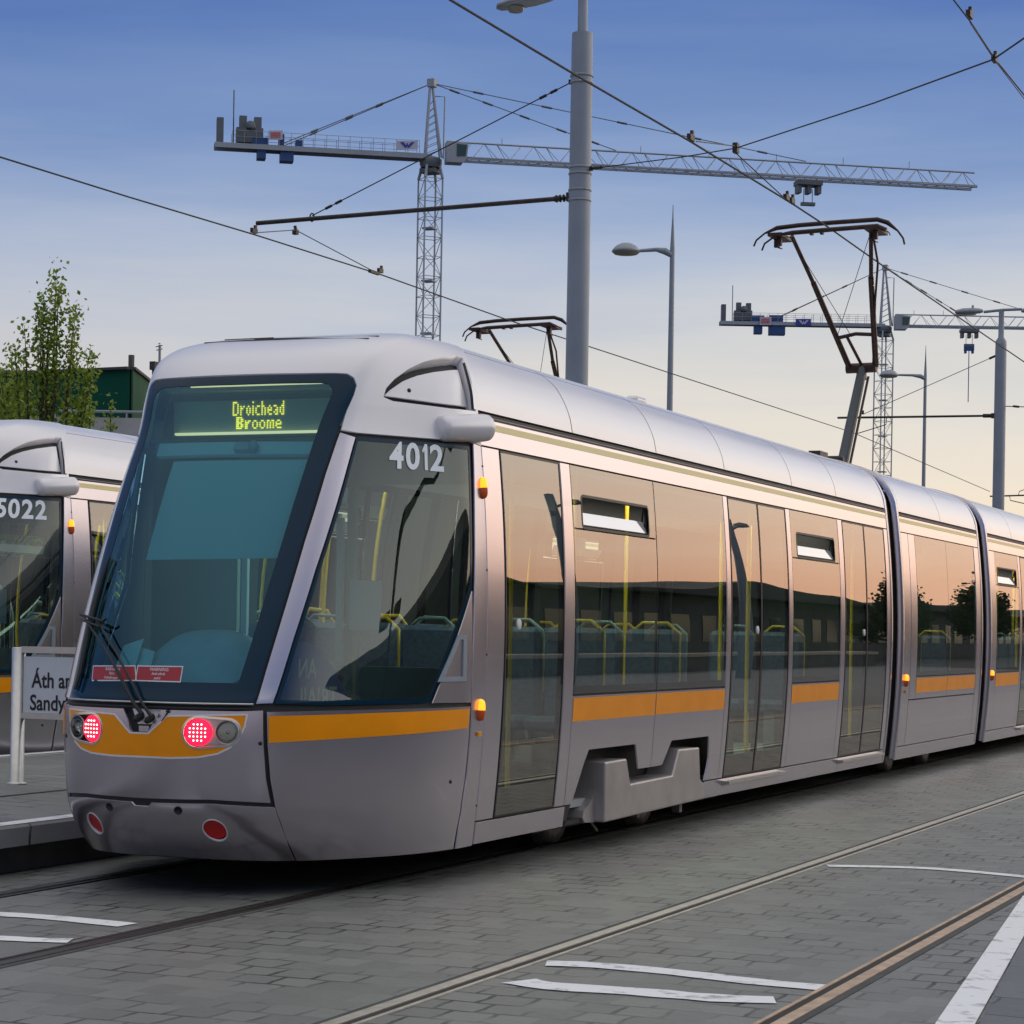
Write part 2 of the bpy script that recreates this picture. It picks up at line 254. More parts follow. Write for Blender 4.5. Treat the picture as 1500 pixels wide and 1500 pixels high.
# ------------------------------------------------------------------ object helpers
def link(name, me, parent=None, loc=None):
    o = bpy.data.objects.new(name, me); COL.objects.link(o)
    if parent: o.parent = parent
    if loc is not None: o.location = loc
    return o
def tag(o, label=None, cat=None, group=None, kind=None):
    if label: o['label'] = label
    if cat: o['category'] = cat
    if group: o['group'] = group
    if kind: o['kind'] = kind
    return o
def thing(name, label, cat, loc=(0, 0, 0), group=None):
    o = link(name, None, None, loc); o.empty_display_size = .2
    return tag(o, label, cat, group)
class MB:
    """collects shapes into one mesh; coordinates are world minus origin"""
    def __init__(s, origin=(0, 0, 0)): s.v = []; s.f = []; s.mi = []; s.sm = []; s.o = np.array(origin, float); s.cur = 0
    def add(s, vs, fs, smooth=False):
        b = len(s.v); s.v += [tuple(np.asarray(v, float)-s.o) for v in vs]; s.f += [tuple(i+b for i in f) for f in fs]
        s.mi += [s.cur]*len(fs); s.sm += [smooth]*len(fs); return s
    def box(s, c, size, ax=None, ay=None, az=None):
        c = np.asarray(c, float); ax = np.array([1, 0, 0.]) if ax is None else np.asarray(ax, float); ay = np.array([0, 1., 0]) if ay is None else np.asarray(ay, float)
        az = np.array([0, 0, 1.]) if az is None else np.asarray(az, float)
        h = [x/2 for x in size]
        vs = [c+ax*h[0]*i+ay*h[1]*j+az*h[2]*k for k in (-1, 1) for j in (-1, 1) for i in (-1, 1)]
        return s.add(vs, [(0, 2, 3, 1), (4, 5, 7, 6), (0, 1, 5, 4), (2, 6, 7, 3), (0, 4, 6, 2), (1, 3, 7, 5)])
    def rbox(s, c, size, b=.01):
        """box with chamfered edges along all sides"""
        c = np.asarray(c, float); h = np.array(size)/2; vs = []; idx = {}
        for sx in (-1, 1):
            for sy in (-1, 1):
                for sz in (-1, 1):
                    for a in range(3):
                        p = h-b; p[a] = h[a]; idx[(sx, sy, sz, a)] = len(vs); vs.append(c+p*np.array([sx, sy, sz]))
        fs = []
        I = lambda x, y, z, a: idx[(x, y, z, a)]
        for s1 in (-1, 1):
            fs.append((I(s1, -1, -1, 0), I(s1, 1, -1, 0), I(s1, 1, 1, 0), I(s1, -1, 1, 0))[::s1])
            fs.append((I(-1, s1, -1, 1), I(1, s1, -1, 1), I(1, s1, 1, 1), I(-1, s1, 1, 1))[::-s1])
            fs.append((I(-1, -1, s1, 2), I(1, -1, s1, 2), I(1, 1, s1, 2), I(-1, 1, s1, 2))[::s1])
        for s1 in (-1, 1):
            for s2 in (-1, 1):
                fs.append((I(s1, s2, -1, 0), I(s1, s2, 1, 0), I(s1, s2, 1, 1), I(s1, s2, -1, 1)))
                fs.append((I(s1, -1, s2, 0), I(s1, 1, s2, 0), I(s1, 1, s2, 2), I(s1, -1, s2, 2)))
                fs.append((I(-1, s1, s2, 1), I(1, s1, s2, 1), I(1, s1, s2, 2), I(-1, s1, s2, 2)))
                for s3 in (-1, 1): fs.append((I(s1, s2, s3, 0), I(s1, s2, s3, 1), I(s1, s2, s3, 2)))
        return s.add(vs, fs)
    def tube(s, pts, r, n=8, cap=True, closed=False):
        pts = [np.asarray(p, float) for p in pts]; rs = r if hasattr(r, '__len__') else [r]*len(pts); vs = []; fs = []
        up = None
        for i, p in enumerate(pts):
            if closed: t = pts[(i+1) % len(pts)]-pts[i-1]
            else: t = pts[min(i+1, len(pts)-1)]-pts[max(i-1, 0)]
            t = t/np.linalg.norm(t)
            if up is None:
                a = np.array([0, 0, 1.]) if abs(t[2]) < .9 else np.array([1., 0, 0]); up = np.cross(t, a); up /= np.linalg.norm(up)
            else: up = up-t*(up@t); up /= np.linalg.norm(up)
            w = np.cross(t, up)
            for k in range(n): a = 2*math.pi*k/n; vs.append(p+(up*math.cos(a)+w*math.sin(a))*rs[i])
        m = len(pts)
        for i in range(m if closed else m-1):
            j = (i+1) % m
            for k in range(n): fs.append((i*n+k, i*n+(k+1) % n, j*n+(k+1) % n, j*n+k))
        s.add(vs, fs, n > 4)
        if cap and not closed: s.add([vs[k] for k in range(n)], [tuple(range(n))[::-1]]); s.add(vs[-n:], [tuple(range(n))])
        return s
    def lathe(s, prof, base, axis=(0, 0, 1), n=20, smooth=True):
        ax = np.asarray(axis, float); ax = ax/np.linalg.norm(ax); base = np.asarray(base, float)
        a = np.array([1., 0, 0]) if abs(ax[0]) < .9 else np.array([0, 1., 0]); e1 = np.cross(ax, a); e1 /= np.linalg.norm(e1); e2 = np.cross(ax, e1); vs = []; fs = []
        for r, h in prof:
            for k in range(n): t = 2*math.pi*k/n; vs.append(base+ax*h+(e1*math.cos(t)+e2*math.sin(t))*r)
        for i in range(len(prof)-1):
            for k in range(n): fs.append((i*n+k, i*n+(k+1) % n, (i+1)*n+(k+1) % n, (i+1)*n+k))
        return s.add(vs, fs, smooth)
    def prism(s, poly, d):
        """planar polygon (3D points) extruded by vector d"""
        p = [np.asarray(q, float) for q in poly]; n = len(p); d = np.asarray(d, float)
        return s.add(p+[q+d for q in p], [tuple(range(n))[::-1], tuple(range(n, 2*n))]+[(i, (i+1) % n, n+(i+1) % n, n+i) for i in range(n)])
    def quad(s, *p): return s.add(p, [tuple(range(len(p)))])
    def build(s, name, mat, parent=None, loc=None):
        me = bpy.data.meshes.new(name); me.from_pydata([tuple(map(float, v)) for v in s.v], [], s.f)
        for m in (mat if isinstance(mat, (list, tuple)) else [mat]): me.materials.append(m)
        me.polygons.foreach_set('material_index', s.mi); me.polygons.foreach_set('use_smooth', s.sm); me.update()
        import bmesh
        bm = bmesh.new(); bm.from_mesh(me); bmesh.ops.recalc_face_normals(bm, faces=bm.faces); bm.to_mesh(me); bm.free()
        return link(name, me, parent, loc)
def kids(o): return [c for c in bpy.data.objects if c.parent == o]
def pchip(x, y):
    x = np.array(x, float); y = np.array(y, float); h = np.diff(x); dl = np.diff(y)/h; d = np.zeros(len(x))
    for i in range(1, len(x)-1):
        if dl[i-1]*dl[i] > 0: w1 = 2*h[i]+h[i-1]; w2 = h[i]+2*h[i-1]; d[i] = (w1+w2)/(w1/dl[i-1]+w2/dl[i])
    d[0] = dl[0]; d[-1] = dl[-1]
    def f(q):
        q = np.clip(np.asarray(q, float), x[0], x[-1]); i = np.clip(np.searchsorted(x, q)-1, 0, len(x)-2); t = (q-x[i])/h[i]
        return (2*t**3-3*t**2+1)*y[i]+(t**3-2*t**2+t)*h[i]*d[i]+(-2*t**3+3*t**2)*y[i+1]+(t**3-t**2)*h[i]*d[i+1]
    return f
def inside(P, loops):
    P = np.asarray(P); c = np.zeros(len(P), bool)
    for L in loops:
        L = np.asarray(L, float); a = L; b = np.roll(L, -1, 0)
        for (x1, y1), (x2, y2) in zip(a, b):
            if y1 == y2: continue
            k = ((y1 > P[:, 1]) != (y2 > P[:, 1])); xi = (x2-x1)*(P[:, 1]-y1)/(y2-y1)+x1
            c ^= k & (P[:, 0] < xi)
    return c
def patch(name, loops, S, mat, parent=None, off=0., du=.08, dv=.08, rim=.012, rimmat=None):
    """part of a curved surface S(u,v)->points, bounded by loops in (u,v), with its edge turned in by `rim`"""
    Ls = []
    for L in loops:
        R = []; n = len(L)
        for i in range(n):
            a = np.array(L[i], float); b = np.array(L[(i+1) % n], float); d = np.abs(b-a); k = max(1, int(math.ceil(max(d[0]/du, d[1]/dv))))
            R += [a+(b-a)*t/k for t in range(k)]
        Ls.append(np.array(R))
    allp = np.concatenate(Ls); lo = allp.min(0); hi = allp.max(0)
    gu = np.arange(lo[0]+du/2, hi[0], du); gv = np.arange(lo[1]+dv/2, hi[1], dv)
    G = np.array([(u, v) for u in gu for v in gv]) if len(gu) and len(gv) else np.zeros((0, 2))
    if len(G):
        G = G[inside(G, Ls)]
        if len(G):
            sc = np.array([1/du, 1/dv]); keep = np.ones(len(G), bool)
            for i in range(0, len(G), 512):
                keep[i:i+512] = ((((G[i:i+512, None]-allp[None])*sc)**2).sum(2).min(1) > .12)
            G = G[keep]
    vs = [Vector(p) for p in allp]+[Vector(p) for p in G]; es = []; b = 0
    for L in Ls: es += [(b+i, b+(i+1) % len(L)) for i in range(len(L))]; b += len(L)
    ov, oe, of, *_ = delaunay_2d_cdt(vs, es, [], 0, 1e-6)
    ov = np.array([tuple(v) for v in ov]); of = np.array([f for f in of if len(f) == 3])
    of = of[inside(ov[of].mean(1), Ls)]
    P, Nn = S(ov[:, 0], ov[:, 1]); P = P+Nn*off
    fn = np.cross(P[of[:, 1]]-P[of[:, 0]], P[of[:, 2]]-P[of[:, 0]]); flip = (fn*Nn[of].mean(1)).sum(1) < 0
    of[flip] = of[flip][:, ::-1]
    V = list(P); Nr = list(Nn); Fs = [tuple(f) for f in of]; mi = [0]*len(Fs)
    if rim:
        cnt = {}
        for f in Fs:
            for i in range(3): e = (f[i], f[(i+1) % 3]); cnt[e] = 1
        for (a, bb) in [e for e in cnt if (e[1], e[0]) not in cnt]:
            t = P[bb]-P[a]; n = Nn[a]; o = np.cross(t, n); ln = np.linalg.norm(o)
            if ln < 1e-9: continue
            o /= ln; k = len(V); V += [P[a], P[bb], P[bb]-Nn[bb]*rim, P[a]-Nn[a]*rim]; Nr += [(o+n)/1.414, (o+Nn[bb])/1.414, o, o]
            Fs.append((k+1, k, k+3, k+2)); mi.append(1 if rimmat else 0)
    me = bpy.data.meshes.new(name); me.from_pydata([tuple(map(float, v)) for v in V], [], [tuple(map(int, f)) for f in Fs]); me.materials.append(mat)
    if rimmat: me.materials.append(rimmat); me.polygons.foreach_set('material_index', mi)
    me.polygons.foreach_set('use_smooth', [True]*len(Fs)); me.update()
    me.normals_split_custom_set_from_vertices([tuple(map(float, n/np.linalg.norm(n))) for n in Nr])
    return link(name, me, parent)
def text2d(s, size, bold=0., sx=1.):
    cu = bpy.data.curves.new('lettering', 'FONT'); cu.body = s; cu.size = size; cu.align_x = 'CENTER'; cu.align_y = 'CENTER'; cu.offset = bold; cu.resolution_u = 4
    o = bpy.data.objects.new('lettering', cu); COL.objects.link(o); bpy.context.view_layer.update()
    me = o.evaluated_get(bpy.context.evaluated_depsgraph_get()).to_mesh()
    v = np.array([(p.co.x*sx, p.co.y) for p in me.vertices]).reshape(-1, 2); f = [tuple(p.vertices) for p in me.polygons]
    bpy.data.objects.remove(o); bpy.data.curves.remove(cu); return v, f
def text_on(name, s, size, org, ex, ey, mat, parent=None, bold=0., sx=1.):
    v, f = text2d(s, size, bold, sx); org = np.asarray(org, float); ex = np.asarray(ex, float); ey = np.asarray(ey, float)
    return MB().add([org+ex*a+ey*b for a, b in v], f).build(name, mat, parent)

# ------------------------------------------------------------------ setting
def structure(name, mb, mat): return tag(mb.build(name, mat), kind='structure')
def sheet(name, x0, x1, y0, y1, z, mat): return structure(name, MB().quad((x0, y0, z), (x1, y0, z), (x1, y1, z), (x0, y1, z)), mat)
sheet('ground', -1500, 1500, -1500, 2500, -.012, M['asphalt'])
sheet('tram_road', -1.32, 4.9, -25, 120, 0, M['setts'])
structure('right_platform', MB().quad((4.85, -1.57, .004), (30, -1.57, .004), (30, 60, .004), (4.40, 60, .004), (4.40, 2.4, .004)).quad((4.85, -1.57, .004), (7.6, -25, .004), (30, -25, .004), (30, -1.57, .004)), M['pavers'])
# island platform on the left, raised, falling gently towards the near track
PZ = lambda x: .285+(-1.27-x)*.026
mb = MB(); xs = [-1.45, -4.45]
mb.quad((xs[0], -30, PZ(xs[0])), (xs[0], 110, PZ(xs[0])), (xs[1], 110, PZ(xs[1])), (xs[1], -30, PZ(xs[1])))
structure('platform', mb, M['platform'])
def kerb(x0, x1, z1, z2, xin):
    mb = MB()
    mb.prism([(x0, -30, z1-.125), (x0, -30, z1-.015), (x0+(x1-x0)*.07, -30, z1), (x1, -30, z2), (x1, -30, z2-.125)], (0, 140, 0))
    return mb
structure('platform_kerb', kerb(-1.27, -1.45, PZ(-1.27)+.002, PZ(-1.45), 0), M['kerb_stone'])
structure('platform_far_kerb', kerb(-4.62, -4.45, PZ(-4.62)+.002, PZ(-4.45), 0), M['concrete'])
structure('platform_wall', MB().prism([(-1.40, -30, -.01), (-1.40, -30, PZ(-1.4)-.124), (-1.44, -30, PZ(-1.44)-.124), (-1.44, -30, -.01)], (0, 140, 0)).prism([(-4.46, -30, -.01), (-4.46, -30, PZ(-4.46)-.124), (-4.50, -30, PZ(-4.5)-.124), (-4.50, -30, -.01)], (0, 140, 0)), M['wall_shade'])
structure('platform_edge_line', MB().quad((-1.29, -30, PZ(-1.29)+.0065), (-1.40, -30, PZ(-1.40)+.0065), (-1.40, 110, PZ(-1.40)+.0065), (-1.29, 110, PZ(-1.29)+.0065)), M['white_paint'])
structure('platform_far_edge_line', MB().quad((-4.60, -30, PZ(-4.60)+.0065), (-4.50, -30, PZ(-4.50)+.0065), (-4.50, 110, PZ(-4.5)+.0065), (-4.60, 110, PZ(-4.60)+.0065)), M['white_paint'])
structure('platform_joint', MB().quad((-2.40, -30, PZ(-2.40)+.003), (-2.44, -30, PZ(-2.44)+.003), (-2.44, 110, PZ(-2.44)+.003), (-2.40, 110, PZ(-2.40)+.003)), M['groove'])
sheet('far_tram_road', -12, -4.62, -25, 120, 0, M['setts'])
# grooved rails
def rail(xc, inner, label, mats, conc=True):
    root = thing('tram_rail', label, 'rail', (xc, 0, 0), 'grooved rails set in the paving')
    y0, y1 = -25, 110
    h, g, l = M[mats[0]], M['groove'], M[mats[1]]
    s = inner                                # +1: groove on the +x side of the running head
    def strip(a, b, z, nm, m, th=.006):
        x0, x1 = sorted((xc+s*a, xc+s*b))
        mb = MB((xc, 0, 0)); mb.prism([(x0, y0, -.02), (x1, y0, -.02), (x1, y0, z-.002), (x1-.004, y0, z), (x0+.004, y0, z), (x0, y0, z-.002)], (0, y1-y0, 0)); mb.build(nm, m, root)
    strip(-.058, 0, .009, 'rail_head', h); strip(0.0005, .042, .0042, 'groove', g); strip(.0425, .062, .008, 'rail_lip', l)  # groove is a dark strip, its shade painted instead of cut
    if conc: strip(-.095, -.0585, .0055, 'mortar_bed', M['asphalt'])
    return root
TX = 3.4215
rail(-.7175, 1, 'dark grooved rail on the platform side of the tram', ('rail_dark', 'rail_dark'))
rail(.7175, -1, 'dark grooved rail running out from under the middle of the tram front', ('rail_dark', 'rail_dark'))
rail(TX-.7175, 1, 'pale worn rail of the empty track, the one nearer the tram', ('rail_pale', 'rail_pale'))
rail(TX+.7175, -1, 'rusty brown rail with wide dark groove beside the broad white line', ('rail_rust', 'rail_rust'))
# painted marks
def stripe(pts, w, z=.0045, name='road_marking'):
    P = [np.array([p[0], p[1]]) for p in pts]; mb = MB(); vs = []
    # smooth the survey points a little
    Q = [P[0]]
    for i in range(len(P)-1):
        for t in (1/3, 2/3, 1): Q.append(P[i]*(1-t)+P[i+1]*t)
    for k in range(2):
        Q = [Q[0]]+[(Q[i-1]+2*Q[i]+Q[i+1])/4 for i in range(1, len(Q)-1)]+[Q[-1]]
    for i, p in enumerate(Q):
        t = Q[min(i+1, len(Q)-1)]-Q[max(i-1, 0)]; t = t/np.linalg.norm(t); n = np.array([-t[1], t[0]])*w/2*random.uniform(.9, 1.08)
        vs += [(p[0]+n[0], p[1]+n[1], z), (p[0]-n[0], p[1]-n[1], z)]
    mb.add(vs, [(2*i, 2*i+1, 2*i+3, 2*i+2) for i in range(len(Q)-1)])
    return structure(name, mb, M['white_paint'])
def g0(pts): return [atz(x, y, 0)[:2] for x, y in pts]
stripe(g0([(800, 1412), (870, 1414), (1000, 1426), (1100, 1439), (1208, 1448)]), .165)
stripe(g0([(760, 1438), (800, 1446), (930, 1453), (1050, 1464), (1135, 1466)]), .185)
stripe(g0([(1212, 1269), (1340, 1271), (1420, 1277), (1500, 1285), (1560, 1290)]), .13)
stripe(g0([(-60, 1338), (0, 1340), (70, 1344), (187, 1356)]), .15)
stripe(g0([(-60, 1372), (0, 1375), (50, 1378), (103, 1379)]), .14)
structure('road_edge_line', MB().quad((5.33, -7.4, .0085), (5.49, -7.4, .0085), (4.835, -1.57, .0085), (4.40, 2.45, .0085), (4.235, 2.8, .0085), (4.69, -1.57, .0085)), M['white_paint'])

exec_parts = []

# ------------------------------------------------------------------ tram: body surfaces
_W1 = lambda z: 1.2-.06*((z-1.45)/1.12)**2
_roofx = pchip([2.77, 2.95, 3.10, 3.21, 3.282, 3.325, 3.345, 3.352], [_W1(2.77), 1.078, .985, .83, .61, .41, .22, .03])
def half_w(z): z = np.asarray(z, float); return np.where(z <= 2.77, _W1(z), _roofx(z))
def with_normals(f, sgnfix):
    def S(a, b):
        a = np.asarray(a, float); b = np.asarray(b, float); h = 3e-3
        P = f(a, b); n = np.cross(f(a+h, b)-f(a-h, b), f(a, b+h)-f(a, b-h)); ln = np.linalg.norm(n, axis=-1, keepdims=True); n = n/np.maximum(ln, 1e-12)
        return P, n*sgnfix(P, n)[:, None]
    return S
def side_surface(sg):
    f = lambda y, z: np.stack([sg*half_w(z), y, z], -1)
    return with_normals(f, lambda P, n: np.where(n[:, 0]*sg > 0, 1., -1.))
SIDE = {1: side_surface(1), -1: side_surface(-1)}
# roof: arc length t from the right gutter over the top to the left gutter
_rp = [(1.117, 2.79), (1.10, 2.88), (1.075, 2.95), (1.04, 3.02), (.985, 3.10), (.915, 3.16), (.83, 3.21), (.72, 3.25), (.61, 3.282), (.41, 3.322), (.22, 3.34), (0, 3.345)]
_rp = np.array(_rp+[(-x, z) for x, z in _rp[-2::-1]]); _rs = np.concatenate([[0], np.cumsum(np.linalg.norm(np.diff(_rp, axis=0), axis=1))]); RT = _rs[-1]
_rx = pchip(_rs, _rp[:, 0]); 
_rzh = pchip(_rs[:len(_rs)//2+1], _rp[:len(_rs)//2+1, 1])
def _roof(y, t): t = np.asarray(t, float); return np.stack([_rx(t), y, _rzh(np.minimum(t, RT-t))], -1)
ROOF = with_normals(_roof, lambda P, n: np.where(n[:, 2] > 0, 1., -1.))
T_CREASE = float(np.interp(-.885, -_rp[:len(_rp)//2, 0], _rs[:len(_rp)//2]))
# cab: plan curve (u = arc length from the nose), swept up the centre profile (w)
_pc = np.array([(0, 0), (.10, .003), (.20, .013), (.32, .040), (.44, .089), (.53, .142), (.61, .206), (.68, .283), (.76, .39), (.86, .55), (.97, .75), (1.07, .97), (1.14, 1.20), (1.18, 1.42), (1.198, 1.64), (1.2, 1.875)])
_ps = np.concatenate([[0], np.cumsum(np.linalg.norm(np.diff(_pc, axis=0), axis=1))]); U = float(_ps[-1])
_pt = np.array([(0, .90), (.10, .904), (.20, .915), (.31, .938), (.42, .97), (.50, 1.0), (.57, 1.03), (.63, 1.068), (.68, 1.125), (.74, 1.215), (.815, 1.335), (.89, 1.455), (.97, 1.58), (1.045, 1.70), (1.105, 1.82), (1.14, 1.985)])
PYE = 1.875
_px, _py = pchip(_ps, _pc[:, 0]), pchip(_ps, _pc[:, 1]/PYE)
_qx, _qy = pchip(_ps, _pt[:, 0]/.95), pchip(_ps, (_pt[:, 1]-.90)/1.085)
_cp = np.array([(.43, .18), (.383, .215), (.27, .30), (.185, .40), (.13, .51), (.112, .70), (.103, .90), (.108, 1.05), (.145, 1.13), (.235, 1.34), (.325, 1.54), (.53, 1.96), (.73, 2.335), (.92, 2.65), (1.04, 2.85), (1.115, 2.95), (1.25, 3.06), (1.42, 3.135), (1.62, 3.195), (1.85, 3.245), (2.1, 3.283), (2.4, 3.317), (2.9, 3.346)])
_cw = [z for y, z in _cp[:15]]
for i in range(15, len(_cp)): _cw.append(_cw[-1]+float(np.linalg.norm(_cp[i]-_cp[i-1])))
_cy, _cz = pchip(_cw, _cp[:, 0]), pchip(_cw, _cp[:, 1]); WMAX = _cw[-1]
_yr = pchip([.18, 2.77, 2.95, 3.1, 3.21, 3.3, 3.347], [1.985, 1.985, 2.02, 2.12, 2.35, 2.70, 2.93])
_rr = pchip([2.0, 2.5, 2.9, 3.1, 3.217, 3.30, 3.346], [.55, .55, .61, .72, .85, .90, .90])
def _cab(u, w):
    u = np.asarray(u, float); z = _cz(w); yf = _cy(w); a = np.abs(u)
    s = np.clip((z-.9)/1.7, 0, 1)
    return np.stack([np.sign(u)*half_w(z)*(np.maximum(_px(a)*(1-s)+_qx(a)*s, 0)/1.2)**(np.log(_rr(z))/math.log(.55)), yf+(_py(a)*(1-s)+_qy(a)*s)*(_yr(z)-yf), z], -1)
def _cabfix(P, n):
    out = P-np.array([0, 2.6, 1.6]); return np.where((n*out).sum(-1) > 0, 1., -1.)
CAB = with_normals(_cab, _cabfix)
W_OF_Z = lambda z: float(np.interp(z, _cz(np.linspace(.18, WMAX, 4000)), np.linspace(.18, WMAX, 4000)))
_gu, _gw = np.meshgrid(np.arange(-1.2, U+.01, .03), np.arange(.18, WMAX, .03), indexing='ij'); _gu = _gu.ravel(); _gw = _gw.ravel()
_GP, _GN = CAB(_gu, _gw); _vis = (_GN*(CAM-_GP)).sum(1) > 0; _gu, _gw, _GP = _gu[_vis], _gw[_vis], _GP[_vis]; _GX = proj(_GP)
def on(px, py, off=0.):
    """(u,w) on the cab skin seen at a survey pixel"""
    t = np.array([px, py], float); i = int(((_GX-t)**2).sum(1).argmin()); q = np.array([_gu[i], _gw[i]])
    def g(q):
        P, n = CAB(np.array([q[0]]), np.array([q[1]])); return proj(P+n*off)[0]-t
    for _ in range(25):
        r = g(q); h = 1e-4; J = np.stack([(g(q+[h, 0])-r)/h, (g(q+[0, h])-r)/h], 1)
        try: d = np.linalg.lstsq(J, r, rcond=None)[0]
        except Exception: break
        d = np.clip(d, -.1, .1); q = q-d
        q[0] = np.clip(q[0], -U, U); q[1] = np.clip(q[1], .18, WMAX)
        if np.abs(d).max() < 1e-6: break
    return q
def ons(*pts): return [tuple(on(*p)) for p in pts]
def mir(L): return [(-a, b) for a, b in L][::-1]
def fr(u, w):
    P, n = CAB(np.array([u]), np.array([w])); h = 1e-3
    tu = _cab(np.array([u+h]), np.array([w]))[0]-_cab(np.array([u-h]), np.array([w]))[0]; tu /= np.linalg.norm(tu)
    n = n[0]; tw = np.cross(tu, n); tw /= np.linalg.norm(tw)
    if tw[2] < 0: tw = -tw
    return P[0], n, tu, tw
def circ(c, r, n=20, ry=None): return [(c[0]+r*math.cos(2*math.pi*k/n), c[1]+(ry or r)*math.sin(2*math.pi*k/n)) for k in range(n)]
def rect(a, b, c, d): return [(a, c), (b, c), (b, d), (a, d)]
def rrect(a, b, c, d, r, n=4):
    L = []
    for cx, cy, t0 in ((b-r, d-r, 0), (a+r, d-r, 90), (a+r, c+r, 180), (b-r, c+r, 270)):
        for k in range(n+1): t = RAD(t0+90*k/n); L.append((cx+r*math.cos(t), cy+r*math.sin(t)))
    return L
def shrink(L, d):
    """loop moved inwards by d (counter-clockwise or clockwise)"""
    P = np.array(L); A = .5*np.sum(P[:, 0]*np.roll(P[:, 1], -1)-np.roll(P[:, 0], -1)*P[:, 1]); s = 1 if A > 0 else -1; out = []
    n = len(P)
    for i in range(n):
        e1 = P[i]-P[i-1]; e2 = P[(i+1) % n]-P[i]; e1 = e1/max(1e-9, np.linalg.norm(e1)); e2 = e2/max(1e-9, np.linalg.norm(e2))
        n1 = np.array([-e1[1], e1[0]])*s; n2 = np.array([-e2[1], e2[0]])*s; b = n1+n2; b = b/max(.25, (b@b)/2) 
        out.append(tuple(P[i]+b*d))
    return out

tram = thing('tram', 'silver and orange tram numbered 4012 with lit red lamps, nearest in the picture', 'tram', (0, 0, 0), 'silver trams at the stop')
P_ = M['paint']

# ------------------------------------------------------------------ tram: cab
ws_r = ons((371, 1031), (386, 982), (414, 890), (443, 792), (472, 697), (490, 645), (506, 604), (517, 580), (521, 566), (517, 555), (507, 549), (490, 548))
u0w = on(372, 550.5)[1]; wbot = ws_r[0][1]
WSO = [(0, wbot)]+ws_r+[(.3, u0w), (0, u0w)]
WSO = WSO[:-1]+[(0, u0w)]+[(-a, b) for a, b in WSO[1:-1]][::-1]
fi = ons((349, 1001), (362, 962), (396, 850), (430, 738), (462, 640), (479, 595), (486, 578), (487, 569), (481, 563), (470, 561))
WSI = [(0, fi[0][1])]+fi+[(0, on(368, 563)[1])]; WSI = WSI+[(-a, b) for a, b in WSI[1:-1]][::-1]
patch('windscreen', [WSO], CAB, M['ws_glass'], tram, off=.001, du=.05, dv=.06, rim=0)
patch('windscreen_border', [WSO, WSI], CAB, M['gloss_black'], tram, off=.003, du=.05, dv=.05, rim=.006)
def both(name, L, mat, **k):
    a = patch(name, L, CAB, mat, tram, **k); b = patch(name, [mir(l) for l in L], CAB, mat, tram, **k); return a, b
g_ = .006
pil = ons((375, 1031), (399, 1030), (430, 934), (462, 833), (495, 730), (520, 641), (498, 634), (477, 695), (447, 792), (418, 890), (390, 982))
both('front_pillar', [pil], P_, off=.004, du=.04, dv=.06)
sw = ons((402, 1031), (433, 934), (465, 833), (498, 730), (523, 640), (560, 643), (610, 647), (650, 650), (687, 654), (689, 700), (691, 800), (691, 858), (672, 915), (650, 975), (629, 1029), (560, 1031), (480, 1033))
SWI = shrink(sw, .022)
both('cab_side_window', [sw], M['cab_glass'], off=.001, du=.05, dv=.06, rim=0)
both('cab_window_border', [sw, SWI], M['gloss_black'], off=.003, du=.05, dv=.05, rim=.006)
qp = ons((691, 866), (689, 1029), (633, 1030), (654, 975), (676, 915))
both('quarter_panel', [qp], P_, off=.004, du=.04, dv=.05)
qv = ons((640, 999), (681, 998), (682, 930), (670, 930)); qi = ons((649, 992), (676, 991), (677, 937), (672, 937))
both('quarter_vent', [qv, qi], M['pole'], off=.012, du=.04, dv=.05)
# cowl over the cab
ce = ons((500, 630), (522, 634), (560, 637), (610, 641), (650, 644), (690, 647))
top = [(U, W_OF_Z(2.575)), (U, WMAX-.004)]
wse = [(a+(.010 if b > 2.2 else .010)*(1 if a > 0 else 0), b) for a, b in ws_r[5:]]
wst = []
for a, b in ws_r[6:]: wst.append((a+.008, b+.006))
cow = ce+top
cow_l = [(-a, b) for a, b in cow][::-1]
ring = [(.3, u0w+.010), (0, u0w+.010), (-.3, u0w+.010)]
COW = cow+cow_l+[(-a, b) for a, b in wst]+ring[::-1]+wst[::-1]
eo = ons((561, 582), (565, 569), (577, 556), (596, 542), (620, 531), (645, 525), (668, 522), (677, 525), (684, 540), (691, 566), (696, 603), (660, 599), (615, 593), (575, 588))
ei = ons((568, 577), (577, 568), (594, 556), (616, 546), (640, 539.5), (664, 536), (676, 536), (683, 559), (691, 594), (650, 588), (610, 582.5))
patch('roof_cowl', [COW, eo, mir(eo)], CAB, M['roof'], tram, off=.006, du=.06, dv=.03, rim=.07)
for sg in (1, -1):
    L = ei if sg > 0 else mir(ei); O = eo if sg > 0 else mir(eo)
    ep = patch('mirror_housing_panel', [L], CAB, M['roof'], tram, off=-.035, du=.05, dv=.04, rim=.02)
    patch('recess_back', [O], CAB, M['shell'], tram, off=-.062, du=.06, dv=.05, rim=0)
    c = on(604, 569); p, n, tu, tw = fr(sg*c[0], c[1]); MB().lathe([(0, .004), (.011, .004), (.013, 0), (.013, -.01)], p-n*.034, n, 14).build('camera_eye', M['black'], ep)
    if sg < 0: continue
    # pod below the recess
    a = on(645, 628); b = on(708, 628); pa, na, _, _ = fr(sg*a[0], a[1]); pb, nb, _, _ = fr(sg*b[0], b[1])
    A = pa+na*.012; B = pb+nb*.045; d = (B-A)/np.linalg.norm(B-A); prof = []
    Ln = np.linalg.norm(B-A)
    for t, r in ((-.02, .0), (-.018, .055), (-.004, .072), (.02, .078), (Ln*.5, .082), (Ln-.02, .082), (Ln+.012, .078), (Ln+.03, .06), (Ln+.036, 0)): prof.append((r, t))
    MB().lathe(prof, A, d, 28).build('mirror_pod', M['roof'], tram)
